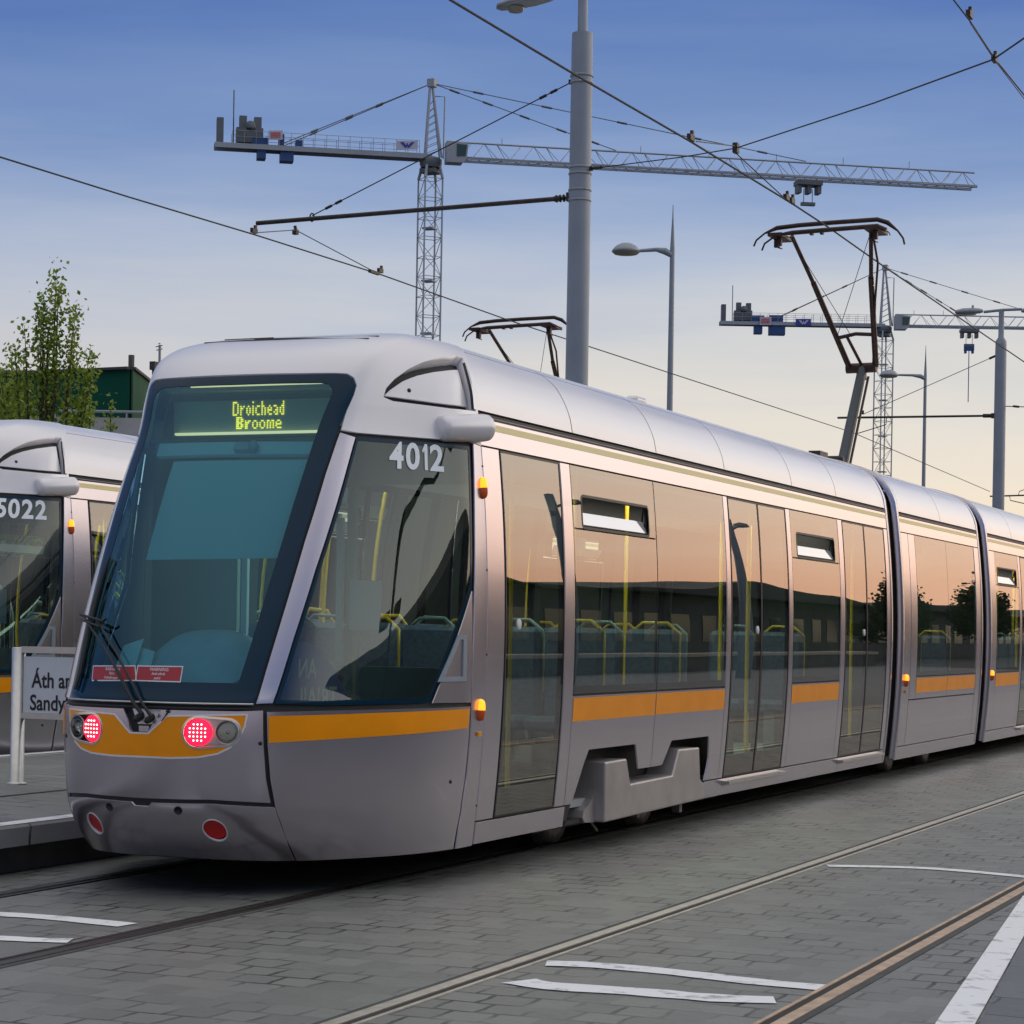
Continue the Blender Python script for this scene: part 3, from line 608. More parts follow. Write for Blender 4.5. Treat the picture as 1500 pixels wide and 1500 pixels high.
cp = ons((693, 650), (695, 760), (695, 860), (693, 950), (691, 1035), (688, 1090), (683, 1140), (675, 1195), (667, 1243))
post = cp+[(U-.004, cp[-1][1]), (U-.004, W_OF_Z(2.572))]
both('cab_post', [post], P_, off=.004, du=.05, dv=.06)
# lower side panel with its orange band
ls = ons((391, 1043), (480, 1041), (560, 1039), (688, 1035), (685, 1090), (680, 1140), (672, 1195), (663, 1243)); zb = cp[-1][1]
lsb = ons((433, 1257), (425, 1240), (412, 1207), (403, 1180), (396, 1140), (392, 1090))
LS = ls+[(lsb[0][0]+.3, zb), (lsb[0][0], zb)]+lsb[1:]
both('cab_side_panel', [LS], P_, off=.004, du=.05, dv=.05)
ob = ons((393, 1049), (480, 1047), (560, 1044), (687, 1038), (685, 1066), (560, 1078), (480, 1083), (393, 1088))
both('orange_band', [ob], M['orange'], off=.0055, du=.05, dv=.05, rim=.0)
# front mask and bumper
fm = ons((385, 1041), (385.5, 1090), (389, 1140), (396, 1176)); jw = on(208, 1172)[1]
notch_u, notch_w = .055, on(206, 1176)[1]
FM = [(0, 1.028), (.55, 1.024)]+[fm[0]]+fm[1:]+[(.42, jw+.016), (.0, jw+.012)]
FM = FM+[(-a, b) for a, b in FM[1:-1]][::-1]
rl, wl = on(293, 1073), on(333, 1073); hr = .068
def capsule(c1, c2, r1, r2, n=10):
    c1 = np.array(c1); c2 = np.array(c2); a0 = math.atan2(*(c2-c1)[::-1]); L = []
    for k in range(n+1): t = a0+math.pi/2+math.pi*k/n; L.append((c1[0]+r1*math.cos(t), c1[1]+r1*math.sin(t)))
    for k in range(n+1): t = a0-math.pi/2+math.pi*k/n; L.append((c2[0]+r2*math.cos(t), c2[1]+r2*math.sin(t)))
    return L
rl2 = (rl[0]-.012, rl[1])
hole = capsule(rl2, wl, .082, .070)
nt = [(-.105, 1.04), (-.05, .905), (.045, .905), (.125, 1.04)]
NT = [(-.112, 1.0245), (-.055, .900), (.05, .900), (.13, 1.0245)]
FMn = [(.13, 1.0245)]+FM[1:FM.index((0, jw+.012))]+[(0, jw+.012)]+[(-a, b) for a, b in FM[1:FM.index((0, jw+.012))]][::-1]+NT[:-1]
patch('front_mask', [FMn, hole, mir(hole)], CAB, P_, tram, off=.004, du=.05, dv=.05, rim=.035)
orr = ons((246, 1050), (300, 1049), (360, 1048), (357, 1064), (349, 1081), (336, 1094), (318, 1103), (290, 1108), (250, 1109)); owb = on(206, 1107)[1]
OR = [(.058, .892)]+[(orr[0][0], orr[0][1])]+orr[1:]+[(0, owb)]
ORl = [(-.063, .892)]+[(-a, b) for a, b in OR[1:-1]]
ORL = OR+ORl[1:][::-1]+[ORl[0]]
patch('orange_nose_band', [ORL, capsule(rl2, wl, .090, .078), mir(capsule(rl2, wl, .090, .078))], CAB, M['orange'], tram, off=.0055, du=.05, dv=.05, rim=0)
# thin bright lip round the orange area
lip = shrink(ORL, -.009)
patch('nose_trim', [lip, ORL], CAB, M['roof'], tram, off=.0068, du=.06, dv=.06, rim=.004)
patch('wiper_recess', [[(-.125, 1.045), (-.06, .89), (.055, .89), (.14, 1.045)]], CAB, M['shell'], tram, off=-.03, du=.05, dv=.05, rim=0)
patch('recess_plate', [[(-.062, 1.03), (-.022, .945), (.065, .945), (.125, 1.03)]], CAB, M['roof'], tram, off=-.012, du=.05, dv=.05)
patch('recess_base', [[(-.02, .935), (-.018, .903), (.04, .903), (.045, .935)]], CAB, P_, tram, off=-.018, du=.05, dv=.05)
# head and tail lamps
for sg in (1, -1):
    hp = hole if sg > 0 else mir(hole)
    lamp = patch('lamp_cluster', [shrink(hp, -.012)], CAB, M['steel'], tram, off=-.032, du=.04, dv=.04, rim=0)
    patch('lamp_bezel', [shrink(hp, -.008), shrink(hp, .004)], CAB, M['chrome'], lamp, off=.008, du=.03, dv=.03, rim=.02)
    p, n, tu, tw = fr(sg*rl2[0], rl2[1]); n2 = n*.8+np.array([0, -1., 0])*.4; n2 /= np.linalg.norm(n2)
    MB().lathe([(.071, -.03), (.071, .0), (.064, .006), (.03, .010), (0, .011)], p-n*.002, n2, 28).build('tail_lamp', M['red_lamp'], lamp)
    e1 = np.cross(n2, [0, 0, 1.]); e1 /= np.linalg.norm(e1); e2 = np.cross(e1, n2)
    for j, xs_ in ((2, (-1, 0, 1)), (1, (-2, -1, 0, 1, 2)), (0, (-2, -1, 0, 1, 2)), (-1, (-2, -1, 0, 1, 2)), (-2, (-1, 0, 1))):
        for i in xs_:
            q = p+n2*.0075+e1*i*.0215+e2*j*.0215
            MB().lathe([(.0046, -.004), (.0046, .0012), (.003, .0035), (0, .004)], q, n2, 8).build('led', M['led'], lamp)
    p, n, tu, tw = fr(sg*wl[0], wl[1]); n3 = n*.75+np.array([0, -1., 0])*.45; n3 /= np.linalg.norm(n3); c = p-n*.006
    MB().lathe([(.062, .004), (.060, -.008), (.050, -.022), (.035, -.036), (.015, -.046), (0, -.048)], c, n3, 28).lathe([(.012, -.045), (.012, -.02), (.008, -.012), (0, -.01)], c, n3, 12).build('headlamp_reflector', M['chrome'], lamp)
    MB().lathe([(.061, .002), (.045, .010), (.02, .014), (0, .015)], c, n3, 28).build('headlamp_lens', M['lens'], lamp)
    MB().tube([c+n3*.004+(np.cross(n3, [0, 0, 1.])*math.cos(t)+np.array([0, 0, 1.])*math.sin(t))*.0635 for t in np.linspace(0, 2*math.pi, 28, endpoint=False)], .004, 6, closed=True).build('headlamp_rim', M['steel'], lamp)
bm_ = ons((403, 1183), (411, 1207), (420, 1230), (430, 1256))
br_ = on(315, 1216); bs_ = on(261, 1187)
BM = [(0, jw-.012), (.42, jw-.008), bm_[0], bm_[1], bm_[2], (bm_[3][0], zb), (0, .213)]
wn_ = .045
BMn = [(wn_+.02, jw-.012)]+BM[1:]+[(-a, b) for a, b in BM[1:-1]][::-1]+[(-wn_-.02, jw-.012), (-wn_, jw-.032), (wn_, jw-.032)]
rh = circ(br_, .066, 24, .060); sh = circ(bs_, .022, 14)
patch('bumper', [BMn, rh, mir(rh), sh, mir(sh)], CAB, P_, tram, off=.002, du=.04, dv=.035, rim=.03)
for sg in (1, -1):
    p, n, tu, tw = fr(sg*br_[0], br_[1]); MB().lathe([(.069, -.010), (.045, -.014), (0, -.016)], p, n, 24).build('fog_reflector', M['red_reflector'], tram)
    L = rh if sg > 0 else mir(rh); patch('reflector_rim', [shrink(L, -.003), shrink(L, .002)], CAB, M['roof'], tram, off=.005, du=.03, dv=.03, rim=.01)
    p, n, tu, tw = fr(sg*bs_[0], bs_[1]); MB().lathe([(.024, -.02), (.024, .003), (.017, .003), (.014, -.012), (0, -.014)], p, n, 16).build('towing_socket', M['black'], tram)
for q in ((381, 1089), (659, 1145)):
    k = on(*q)
    for sg in (1, -1):
        p, n, tu, tw = fr(sg*k[0], k[1]); MB().lathe([(.011, 0), (.011, .005), (.006, .006), (0, .006)], p+n*.003, n, 12).build('lock_bolt', M['black'], tram)
# dark inner shell behind the gaps
ZS = W_OF_Z(2.63)
shell = [(-U, .19), (U, .19), (U, ZS), (-U, ZS)]
patch('cab_inner_shell', [[(-U, .19), (U, .19), (U, ZS), (ws_r[5][0]-.02, ZS), ]+[(a-.025, b) for a, b in ws_r[5:0:-1]]+[(.3, wbot+.02), (-.3, wbot+.02)]+[(-a+.025, b) for a, b in ws_r[1:6]]+[(-ws_r[5][0]+.02, ZS), (-U, ZS)], shrink(sw, .012), mir(shrink(sw, .012)), shrink(hole, -.03), mir(shrink(hole, -.03)), shrink(rh, -.02), mir(shrink(rh, -.02)), [(-.14, 1.02), (-.08, .88), (.075, .88), (.15, 1.02)]], CAB, M['shell'], tram, off=-.014, du=.07, dv=.06, rim=0)
# windscreen sill moulding
def along(pts, off): return [CAB(np.array([u]), np.array([w]))[0][0]+CAB(np.array([u]), np.array([w]))[1][0]*off for u, w in pts]
us = np.linspace(-ws_r[0][0], ws_r[0][0], 24)
MB().tube(along([(u, wbot-.004) for u in us], .006), .006, 6).build('windscreen_sill', M['steel'], tram)
MB().tube(along([(u, 1.036) for u in us], -.004), .010, 6).build('sill_seal', M['black'], tram)
# wipers
def onpts(L, off): 
    r = []
    for x, y in L:
        u, w = on(x, y, off); P, n = CAB(np.array([u]), np.array([w])); r.append(P[0]+n[0]*off)
    return r
wp = thing  # (wiper parts sit directly under the tram)
wiper = MB().tube(onpts([(208, 1046), (196, 1030), (160, 960), (124, 905)], .05), [.013, .010, .008, .007], 8).build('wiper_arm', M['black'], tram)
MB().tube(onpts([(222, 1050), (208, 1030), (170, 955), (140, 905)], .05), [.011, .008, .006, .006], 8).build('wiper_link', M['black'], wiper)
MB().tube(onpts([(118, 900), (150, 910), (156, 906)], .055), .008, 6).tube(onpts([(120, 908), (146, 918)], .05), .007, 6).build('wiper_clamp', M['black'], wiper)
bp_ = onpts([(160, 816), (148, 850), (137, 890), (126, 940), (117, 985), (110, 1009)], .028)
MB().tube(bp_, [.008, .013, .016, .016, .013, .009], 6).tube([q-np.array([0, .004, .0]) for q in onpts([(160, 816), (148, 850), (137, 890), (126, 940), (117, 985), (110, 1009)], .012)], .008, 6).build('wiper_blade', M['black'], wiper)
for q, r in (((205, 1050), .021), ((221, 1052), .019)):
    u, w = on(*q); p, n, tu, tw = fr(u, w); MB().lathe([(r, -.03), (r, .035), (r*.7, .05), (0, .052)], p, n*.8+tw*-.3, 14).build('wiper_spindle', M['black'], tram)
u, w = on(247, 1042); p, n, tu, tw = fr(u, w); MB().lathe([(.008, 0), (.008, .02), (0, .024)], p, n, 10).tube([p+n*.01, p+n*.012-tu*.02-tw*.035, p-tu*.045-tw*.06], .003, 6).build('washer_jet', M['black'], tram)
# side indicator lamps on the posts
def oval(name, c, sg, S, scale=1.):
    P, n = S(np.array([c[0]]), np.array([c[1]])); p = P[0]; n = n[0]; up = np.array([0, 0, 1.])-n*n[2]; up /= np.linalg.norm(up); sd_ = np.cross(up, n)
    def bulb(z0, z1, hw, h): 
        mb = MB(); vs = []; fs = []; N = 10; K = 12
        for i in range(K):
            t = i/(K-1); z = z0+(z1-z0)*t; wd = hw*(max(.02, 1-abs(z/.0652)**3.2))**.5
            hh = h*(wd/hw)**.6
            for k in range(N): a = math.pi*k/(N-1); vs.append(p+up*z*scale+sd_*wd*math.cos(a)*scale+n*hh*math.sin(a)*scale)
        for i in range(K-1):
            for k in range(N-1): fs.append((i*N+k, i*N+k+1, (i+1)*N+k+1, (i+1)*N+k))
        fs.append(tuple(range(N))); fs.append(tuple(range((K-1)*N, K*N))[::-1])
        return mb.add(vs, fs, True)
    b = bulb(-.065, .0, .024, .038).build(name, M['amber'], tram)
    bulb(.0005, .065, .024, .038).build('lit_bulb', M['amber_lit'], b)
    return b
for q in ((706, 715), (702, 1040)):
    k = on(*q)
    for sg in (1, -1): oval('side_indicator', (sg*k[0], k[1]), sg, CAB)
k = on(700, 1075)
for sg in (1, -1):
    p, n, tu, tw = fr(sg*k[0], k[1]); MB().box(p+n*.008, (.05, .024, .014), tu, tw, n).build('amber_marker', M['amber_marker'], tram)
for q in ((707, 683), (714, 835), (720, 959), (697, 1180)):
    k = on(*q)
    for sg in (1, -1):
        p, n, tu, tw = fr(sg*k[0], k[1]); MB().lathe([(.006, 0), (.006, .004), (0, .004)], p+n*.003, n, 10).build('post_screw', M['black'], tram)
# fleet number on the cab windows
def digits2d(s, size, bold, sx):
    V = np.zeros((0, 2)); Fc = []; x = 0.
    for ch in s:
        if ch == '1':
            k = size*.72; v = np.array([(.0, .74), (.20, 1.0), (.38, 1.0), (.38, 0), (.17, 0), (.17, .76), (.08, .65)])*[k*.62, k]; f = [(0, 6, 5, 1), (1, 5, 4, 3, 2)]; v[:, 1] -= k/2
        else: v, f = text2d(ch, size, bold, sx); v = v-[v[:, 0].min(), (v[:, 1].max()+v[:, 1].min())/2]
        w = v[:, 0].max(); Fc += [tuple(i+len(V) for i in q) for q in f]; V = np.concatenate([V, v+[x, 0]]); x += w+size*.075
    return V-[x/2-size*.037, 0], Fc
def cab_text(name, s, cx, w0, size, mat, parent, bold, sx, off=.006, inside_=False):
    v, f = digits2d(s, size, bold, sx) if s.isdigit() else text2d(s, size, bold, sx); e = 1e-3
    P0 = _cab(np.array([cx]), np.array([w0]))[0]; lu = np.linalg.norm(_cab(np.array([cx+e]), np.array([w0]))[0]-P0)/e; lw = np.linalg.norm(_cab(np.array([cx]), np.array([w0+e]))[0]-P0)/e
    P, n = CAB(cx+v[:, 0]/lu, w0+v[:, 1]/lw); return MB().add(list(P+n*off), f).build(name, mat, parent)
nk = on(609, 669)
number_objs = [cab_text('fleet_number', '4012', sg*nk[0], nk[1], .222, M['white_text'], tram, .0062, .88) for sg in (1, -1)]
# ---- inside the cab
def inplane(px, py, y): return aty(px, py, y)
yd = 1.30
sp = [aty(x, y, yd) for x, y in ((243, 592), (486, 592), (486, 634), (243, 634))]
mb = MB(); zt, zb_ = sp[0][2]+.01, sp[2][2]; mb.prism([(-.56, yd, zb_), (.56, yd, zb_), (.56, yd, zt), (-.56, yd, zt)], (0, .12, 0))
disp = mb.build('destination_display', M['disp_panel'], tram)
MB().box((.0, yd-.02, zb_+.008), (1.06, .03, .014)).box((.05, yd-.03, aty(360, 561, yd-.03)[2]-.012), (.95, .02, .012)).build('display_light_strip', M['disp_light'], disp)
MB().box((0, yd+.02, zt+.06), (1.14, .2, .02)).build('display_hood', M['interior'], disp)
GL = {'D': ['1110', '1001', '1001', '1001', '1001', '1001', '1110'], 'r': ['000', '000', '101', '110', '100', '100', '100'], 'o': ['000', '000', '010', '101', '101', '101', '010'],
      'i': ['1', '0', '1', '1', '1', '1', '1'], 'c': ['000', '000', '011', '100', '100', '100', '011'], 'h': ['100', '100', '110', '101', '101', '101', '101'], 'e': ['000', '000', '010', '101', '111', '100', '011'],
      'a': ['000', '000', '110', '001', '011', '101', '011'], 'd': ['001', '001', '011', '101', '101', '101', '011'],
      'B': ['11110', '11011', '11011', '11110', '11011', '11011', '11110'], 'R': ['0000', '0000', '1011', '1110', '1100', '1100', '1100'], 'O': ['0000', '0000', '0110', '1001', '1001', '1001', '0110'],
      'm': ['00000', '00000', '11011', '10101', '10101', '10101', '10101'], 'E': ['0000', '0000', '0110', '1001', '1111', '1000', '0111']}
def dots(word, px0, px1, py0, py1, r):
    a = aty(px0, py0, yd-.004); b = aty(px1, py1, yd-.004); tot = sum(len(GL[c][0])+1 for c in word)-1; mb = MB(); dx = (b[0]-a[0])/(tot-1); dz = (a[2]-b[2])/6; k = 0
    for c in word:
        for j, row in enumerate(GL[c]):
            for i, v in enumerate(row):
                if v == '1': mb.box((a[0]+(k+i)*dx, yd-.004, a[2]-j*dz), (dx*r, .004, dz*.66))
        k += len(GL[c][0])+1
    mb.build('display_lettering', M['disp_dot'], disp)
dots('Droichead', 342, 415, 590, 606, .66)
dots('BROOmE', 347, 411, 612, 626, .70)
# sun blind hanging just behind the screen, on its rail
def inner(L, off): return ons(*L)
bl = ons((238, 662), (478, 660), (424, 806), (196, 808))
patch('sun_blind', [bl], CAB, M['blind'], tram, off=-.10, du=.08, dv=.08, rim=.004)
bb = ons((221, 641), (480, 638), (474, 656), (216, 659)); bar = patch('blind_rail', [bb], CAB, M['blind_bar'], tram, off=-.07, du=.08, dv=.08, rim=.03)
k = on(355, 648); p, n, tu, tw = fr(*k); MB().box(p-n*.05, (.12, .05, .04), tu, tw, n).lathe([(.03, 0), (.028, .03), (0, .034)], p-n*.045+tu*.055, n, 12).build('rail_camera', M['dash'], bar)
# dashboard: broad humped binnacle
mb = MB(); vs = []; fs = []; NU, NV = 26, 12
for j in range(NV):
    for i in range(NU):
        x = -.56+1.15*i/(NU-1); v = j/(NV-1); hump = math.exp(-((x-.10)/.42)**4)*math.sin(math.pi*min(1, v*1.05))**.8*(.31-.35*(x-.12)**2)
        vs.append((x, .36+.62*v+.12*x*x, 1.10+.10*v+hump))
for j in range(NV-1):
    for i in range(NU-1): fs.append((j*NU+i, j*NU+i+1, (j+1)*NU+i+1, (j+1)*NU+i))
mb.add(vs, fs, True); mb.box((0, .72, .85), (1.1, .5, .4)); mb.build('dashboard', M['dash'], tram)
pa = MB(); pa.prism([(-.42, .45, 1.17), (-.25, .40, 1.17), (-.22, .47, 1.40), (-.38, .52, 1.36)], (0, .006, .002)); pa.prism([(-.33, .42, 1.165), (-.15, .40, 1.165), (-.14, .46, 1.33), (-.26, .49, 1.35)], (0, .006, .002))
tag(pa.build('paper_sheets', M['paper']), 'white paper sheets propped behind the windscreen above the red warning stickers', 'papers')
# warning stickers on the inside of the glass
for (L, lines) in (((137, 975, 199, 975, 201, 998, 135, 998), ('RABHADH:', 'Péint', 'Frithdhreapa')), ((202, 975, 269, 976, 265, 1000, 198, 998), ('WARNING:', 'Anti-climb', 'paint'))):
    q = ons(*[(L[i], L[i+1]) for i in range(0, 8, 2)]); o = patch('warning_sticker', [shrink(q, .004)], CAB, M['warn_red'], tram, off=.0035, du=.1, dv=.1, rim=0)
    patch('sticker_border', [q, shrink(q, .006)], CAB, M['sign_white'], o, off=.0038, du=.1, dv=.1, rim=0)
    c = np.mean(q, 0)
    for t, s in zip(lines, (0, 1, 2)):
        cab_text('sticker_lettering', t, c[0], c[1]+.022-.023*s, .026 if s == 0 else .022, M['sign_white'], o, .0003, .9, off=.0042)
# blue console by the side window, added for a reflected image with mirrored lettering
mb = MB(); vs = []; fs = []
for j in range(10):
    for i in range(16):
        a = math.pi*i/15*.5+math.pi*.5; t = j/9
        vs.append((.50+.13*t, .62+.95*(1-math.cos(math.pi/2*i/15)), 1.02+.42*math.cos(math.pi/2*i/15)*(1-.12*(2*t-1)**2)))
mb = MB(); pr = [(.42, .95), (.46, 1.20), (.56, 1.34), (.72, 1.40), (.90, 1.36), (1.05, 1.26), (1.20, 1.14), (1.26, 1.02), (1.26, .95)]
mb.prism([(.42, y, z) for y, z in pr], (.22, .04, 0)); mpanel = mb.build('reflected_panel', M['mirror_panel'], tram)
for s, y0, z0, sz in (('AN', .78, 1.245, .15), ('TRIAIL', .90, 1.08, .17)):
    v, f = text2d(s, sz, .002, 1.); MB().add([(.643+.18*0+(y0-a-.7)*0+.004+.0*(y0), y0-a, z0+b) for a, b in v], f).build('mirrored_lettering', M['white_text'], mpanel)
# driver's seat and bulkhead
def seat(x, y, fy, parent=None, drv=False, hoop=False):
    s = MB(); s.rbox((x, y, .84), (.44, .42, .10), .03); s.rbox((x, y+fy*.20, 1.18), (.43, .09, .66), .035)
    o = s.build('seat', M['seat'], tram)
    MB().tube([(x-.2, y+fy*.25, 1.0), (x-.2, y+fy*.255, 1.48), (x-.1, y+fy*.26, 1.56), (x+.1, y+fy*.26, 1.56), (x+.2, y+fy*.255, 1.48), (x+.2, y+fy*.25, 1.0)], .014, 6).build('seat_rail', M['yellow_pole'] if hoop else M['seat_shell'], o)
    MB().box((x, y, .58), (.10, .3, .44)).build('seat_base', M['seat_shell'], o)
seat(0.05, 1.35, 1, drv=True)
mb = MB(); mb.box((-.80, 1.98, 1.45), (.62, .04, 2.2)); mb.box((.75, 1.98, .8), (.76, .04, .9)); mb.box((0, 1.98, 2.5), (2.1, .04, .3)); mb.box((.30, 1.98, 1.6), (.05, .05, 2.0)); mb.build('cab_bulkhead', M['interior'], tram)
MB().prism([(-.55, .60, .60), (.55, .60, .60), (.98, 1.5, .60), (1.02, 1.96, .60), (-1.02, 1.96, .60), (-.98, 1.5, .60)], (0, 0, .05)).build('cab_floor', M['interior'], tram)
mb = MB()
for x0, x1 in ((-.42, -.12), (-.04, .24)):
    for q in (((x0+x1)/2, 1.94, 1.25, x1-x0, .04), ((x0+x1)/2, 1.94, 2.15, x1-x0, .05), (x0, 1.94, 1.7, .04, .9), (x1, 1.94, 1.7, .04, .9)): mb.box((q[0], q[1], q[2]), (q[3], .03, q[4]))
mb.build('bulkhead_window_frame', M['blind_bar'], tram)
MB().box((.42, 1.93, 1.62), (.21, .01, .30)).build('cab_notice', M['sign_white'], tram)
MB().prism([(-.60, .62, .20), (.60, .62, .20), (1.02, 1.55, .20), (1.05, 2.0, .20), (-1.05, 2.0, .20), (-1.02, 1.55, .20)], (0, 0, .2)).build('underframe', M['under'], tram)

# ------------------------------------------------------------------ tram: passenger cars
GT = 2.742       # bottom of the black gutter
ZT, ZB = 2.572, .345
def pol(x, y, z0, z1): return MB().tube([(x, y, z0), (x, y, z1)], .018, 8)
def car(y0, y1, windows, doors, plain, skirts, lowers, sgs=(1, -1)):
    for sg in sgs:
        S = SIDE[sg]; K = dict(du=.3, dv=.08)
        def pt(name, loops, mat, parent=tram, off=.004, **k):
            kk = dict(K); kk.update(k); return patch(name, loops, S, mat, parent, off=off, **kk)
        holes = []
        pt('header_panel', [rect(y0, y1, ZT+.012, GT)], P_)
        pt('header_line', [rect(y0+.002, y1-.002, 2.682, 2.722)], M['pale_yellow'], off=.0055, rim=0)
        for a, b in plain: pt('body_panel', [rect(a, b, ZB, ZT)], P_)
        for a, b in skirts: pt('skirt', [rect(a, b, .205, ZB-.012)], P_, off=.006)
        for L, band in lowers:
            o = pt('lower_panel', [L], P_, du=.3)
            if band: pt('orange_band', [rect(band[0], band[1], .892, 1.046)], M['orange'], off=.0055, rim=0, parent=o)
        for (a, b, zb, vent) in windows:
            if vent:
                va, vb = vent; zs = 2.158
                pt('window', [rect(a, b, zb, zs-.006)], M['side_glass'], off=.002, rim=0)
                hl = rrect(va, vb, 2.178, 2.372, .025)
                w = pt('window', [rect(a, b, zs+.006, ZT), hl], M['side_glass'], off=.002, rim=.012, rimmat=M['black'])
                pt('vent_frame', [shrink(hl, -.018), hl], M['black'], parent=w, off=.004, rim=.03)
                xb = float(half_w(2.19)); mb = MB(); mb.prism([(sg*(xb-.012), va+.02, 2.186), (sg*(xb-.012), vb-.02, 2.186), (sg*(xb-.045), vb-.02, 2.268), (sg*(xb-.045), va+.02, 2.268)], (sg*.004, 0, .005)); mb.build('vent_pane', M['vent'], w)
                MB().tube([(sg*(xb-.045), vb-.02, 2.272), (sg*(xb-.03), vb-.03, 2.365)], .007, 6).tube([(sg*(xb-.015), va+.02, 2.187), (sg*(xb-.015), vb-.02, 2.187)], .006, 6).build('vent_stay', M['dark_metal'], w)
            else: pt('window', [rect(a, b, zb, ZT)], M['side_glass'], off=.002, rim=0)
            pt('window_border', [rect(a, b, zb, ZT), rect(a+.022, b-.022, zb+.05, ZT-.03)], M['side_black'], off=.0005, rim=0)
            holes.append(rect(a+.015, b-.015, zb+.02, ZT-.02))
        for (a, b, n) in doors:
            wd = (b-a)/n
            for i in range(n):
                da, db = a+i*wd+.004, a+(i+1)*wd-.004
                d = pt('door', [rect(da, db, ZB, ZT), rect(da+.055, db-.055, ZB+.17, ZT-.06)], M['side_black'], off=.0005, rim=.02)
                pt('door_glass', [rect(da, db, ZB, ZT)], M['door_glass'], parent=d, off=.003, rim=0)
                pt('door_seal', [rect(da, db, ZB, ZT), rect(da+.012, db-.012, ZB+.012, ZT-.012)], M['black'], parent=d, off=.006, rim=.006)
                if i == 0 or n == 1:
                    P, nn = S(np.array([da+.2 if n == 1 else db-.12]), np.array([1.52])); MB().lathe([(.034, 0), (.034, .006), (.026, .008), (0, .008)], P[0]+nn[0]*.004, nn[0], 18).build('door_button', M['sign_white'], d)
            if n == 2:
                P, nn = S(np.array([(a+b)/2]), np.array([.30])); MB().prism([(P[0][0]-sg*.02, a+.0, .318), (P[0][0]+sg*.065, a+.0, .312), (P[0][0]+sg*.065, a+.0, .292), (P[0][0]-sg*.02, a+.0, .270)], (0, b-a, 0)).build('door_step', M['steel'], tram)
            holes.append(rect(a+.015, b-.015, ZB+.02, ZT-.02))
        wells = [[(q[0], q[1]) for q in L] for L in WELLS if L[0][0] > y0 and L[0][0] < y1]
        pt('side_shell', [rect(y0, y1, .23, GT+.05)]+holes+wells, M['shell'], off=-.014, rim=0, du=.3)
        MB().prism([(sg*(half_w(2.745)-.02), y0, 2.744), (sg*(half_w(2.745)+.004), y0, 2.744), (sg*(half_w(2.775)+.010), y0, 2.775), (sg*(half_w(2.79)-.02), y0, 2.788)], (0, y1-y0, 0)).build('gutter', M['black'], tram)
        MB().prism([(sg*(half_w(2.757)+.003), y0, 2.754), (sg*(half_w(2.757)+.009), y0, 2.754), (sg*(half_w(2.757)+.009), y0, 2.760), (sg*(half_w(2.757)+.003), y0, 2.760)], (0, y1-y0, 0)).build('gutter_trim', M['pole'], tram)
    # interior
    ya, yb = y0+.02, y1-.02
    MB().box((0, (ya+yb)/2, .33), (2.16, yb-ya, .05)).build('floor', M['interior'], tram)
    c = MB(); c.box((0, (ya+yb)/2, 2.66), (2.10, yb-ya, .04)); c.build('ceiling', M['ceiling'], tram)
    MB().box((.19, (ya+yb)/2, 2.632), (.46, yb-ya-.3, .012)).build('ceiling_lamp', M['int_light'], tram)
    for x_ in (-.48, .48): MB().box((x_, (ya+yb)/2, 2.565), (.02, yb-ya-.3, .148)).build('lamp_baffle', M['shell'], tram)  # dark plates added to hide the lit strip from outside
    for (a, b, zb, vent) in windows:
        n = max(1, int((b-a)/.85))
        for i in range(n):
            for x in (.80, .33, -.33, -.80):
                yy = a+(b-a)*(i+.5)/n
                if (x in (.80, -.80)) or i % 2 == 0: seat(x, yy, 1 if i % 2 == 0 else -1, hoop=(i == 0 and abs(x) > .5))
        pol(.52, a+.05, .36, 2.64).build('grab_pole', M['yellow_pole'], tram)
    for (a, b, n) in doors:
        pol(.86, b-.10, .36, 2.64).build('grab_pole', M['yellow_pole'], tram)
        if n == 2: pol(0, (a+b)/2, .36, 2.64).build('grab_pole', M['yellow_pole'], tram)
    MB().box((0, (ya+yb)/2, .26), (2.0, yb-ya, .07)).build('underframe', M['under'], tram)
    for ye in ((y0+.012, y1-.035) if y0 > 3 else (y1-.035,)):
        pr_ = [(float(half_w(z))-.03, ye, z) for z in np.linspace(.25, 2.74, 10)]; MB().prism(pr_+[(-x, y, z) for x, y, z in pr_[::-1]], (0, .02, 0)).build('end_light_stop', M['shell'], tram)  # plates added across the ends to stop interior light leaking out
def roof(y0, y1, seams, front=False):
    e = [y0]+seams+[y1]; g = .006
    def start(t): return float(_yr(_rzh(min(t, RT-t))))-.05
    for i, (a, b) in enumerate(zip(e[:-1], e[1:])):
        for t0, t1, nm in ((.002, T_CREASE-.004, 'roof_fairing'), (RT-T_CREASE+.004, RT-.002, 'roof_fairing'), (T_CREASE+.004, RT-T_CREASE-.004, 'roof_lid')):
            L = [(a+g, t0), (b-g, t0), (b-g, t1), (a+g, t1)]
            if front and i == 0: L = [(b-g, t0), (b-g, t1)]+[(start(t), t) for t in np.linspace(t1, t0, 14)]
            patch(nm, [L], ROOF, M['roof'], tram, off=0., du=.18, dv=.05, rim=.018, rimmat=M['black'])
    L = [(y0, .0), (y1, 0), (y1, RT), (y0, RT)]
    if front: L = [(y1, 0), (y1, RT)]+[(start(t)+.03, t) for t in np.linspace(RT, 0, 40)]
    patch('roof_shell', [L], ROOF, M['shell'], tram, off=-.022, du=.18, dv=.05, rim=0)
M['side_black'] = pm('glass_border_black', (.015, .018, .018), .12)
M['vent'] = pm('vent_pane_glass', (.55, .56, .55), .06, 0, coat=1, spec=1.)  # pale base colour stands in for bright sky mirrored in the pane
n_ = M['vent'].node_tree.nodes['Principled BSDF']; n_.inputs['IOR'].default_value = 2.2
WELLS = [[(3.52, .20), (3.70, .60), (3.76, .70), (4.74, .70), (4.84, .515), (5.28, .515), (5.45, .695), (6.40, .70), (6.43, .50), (6.30, .20)]]
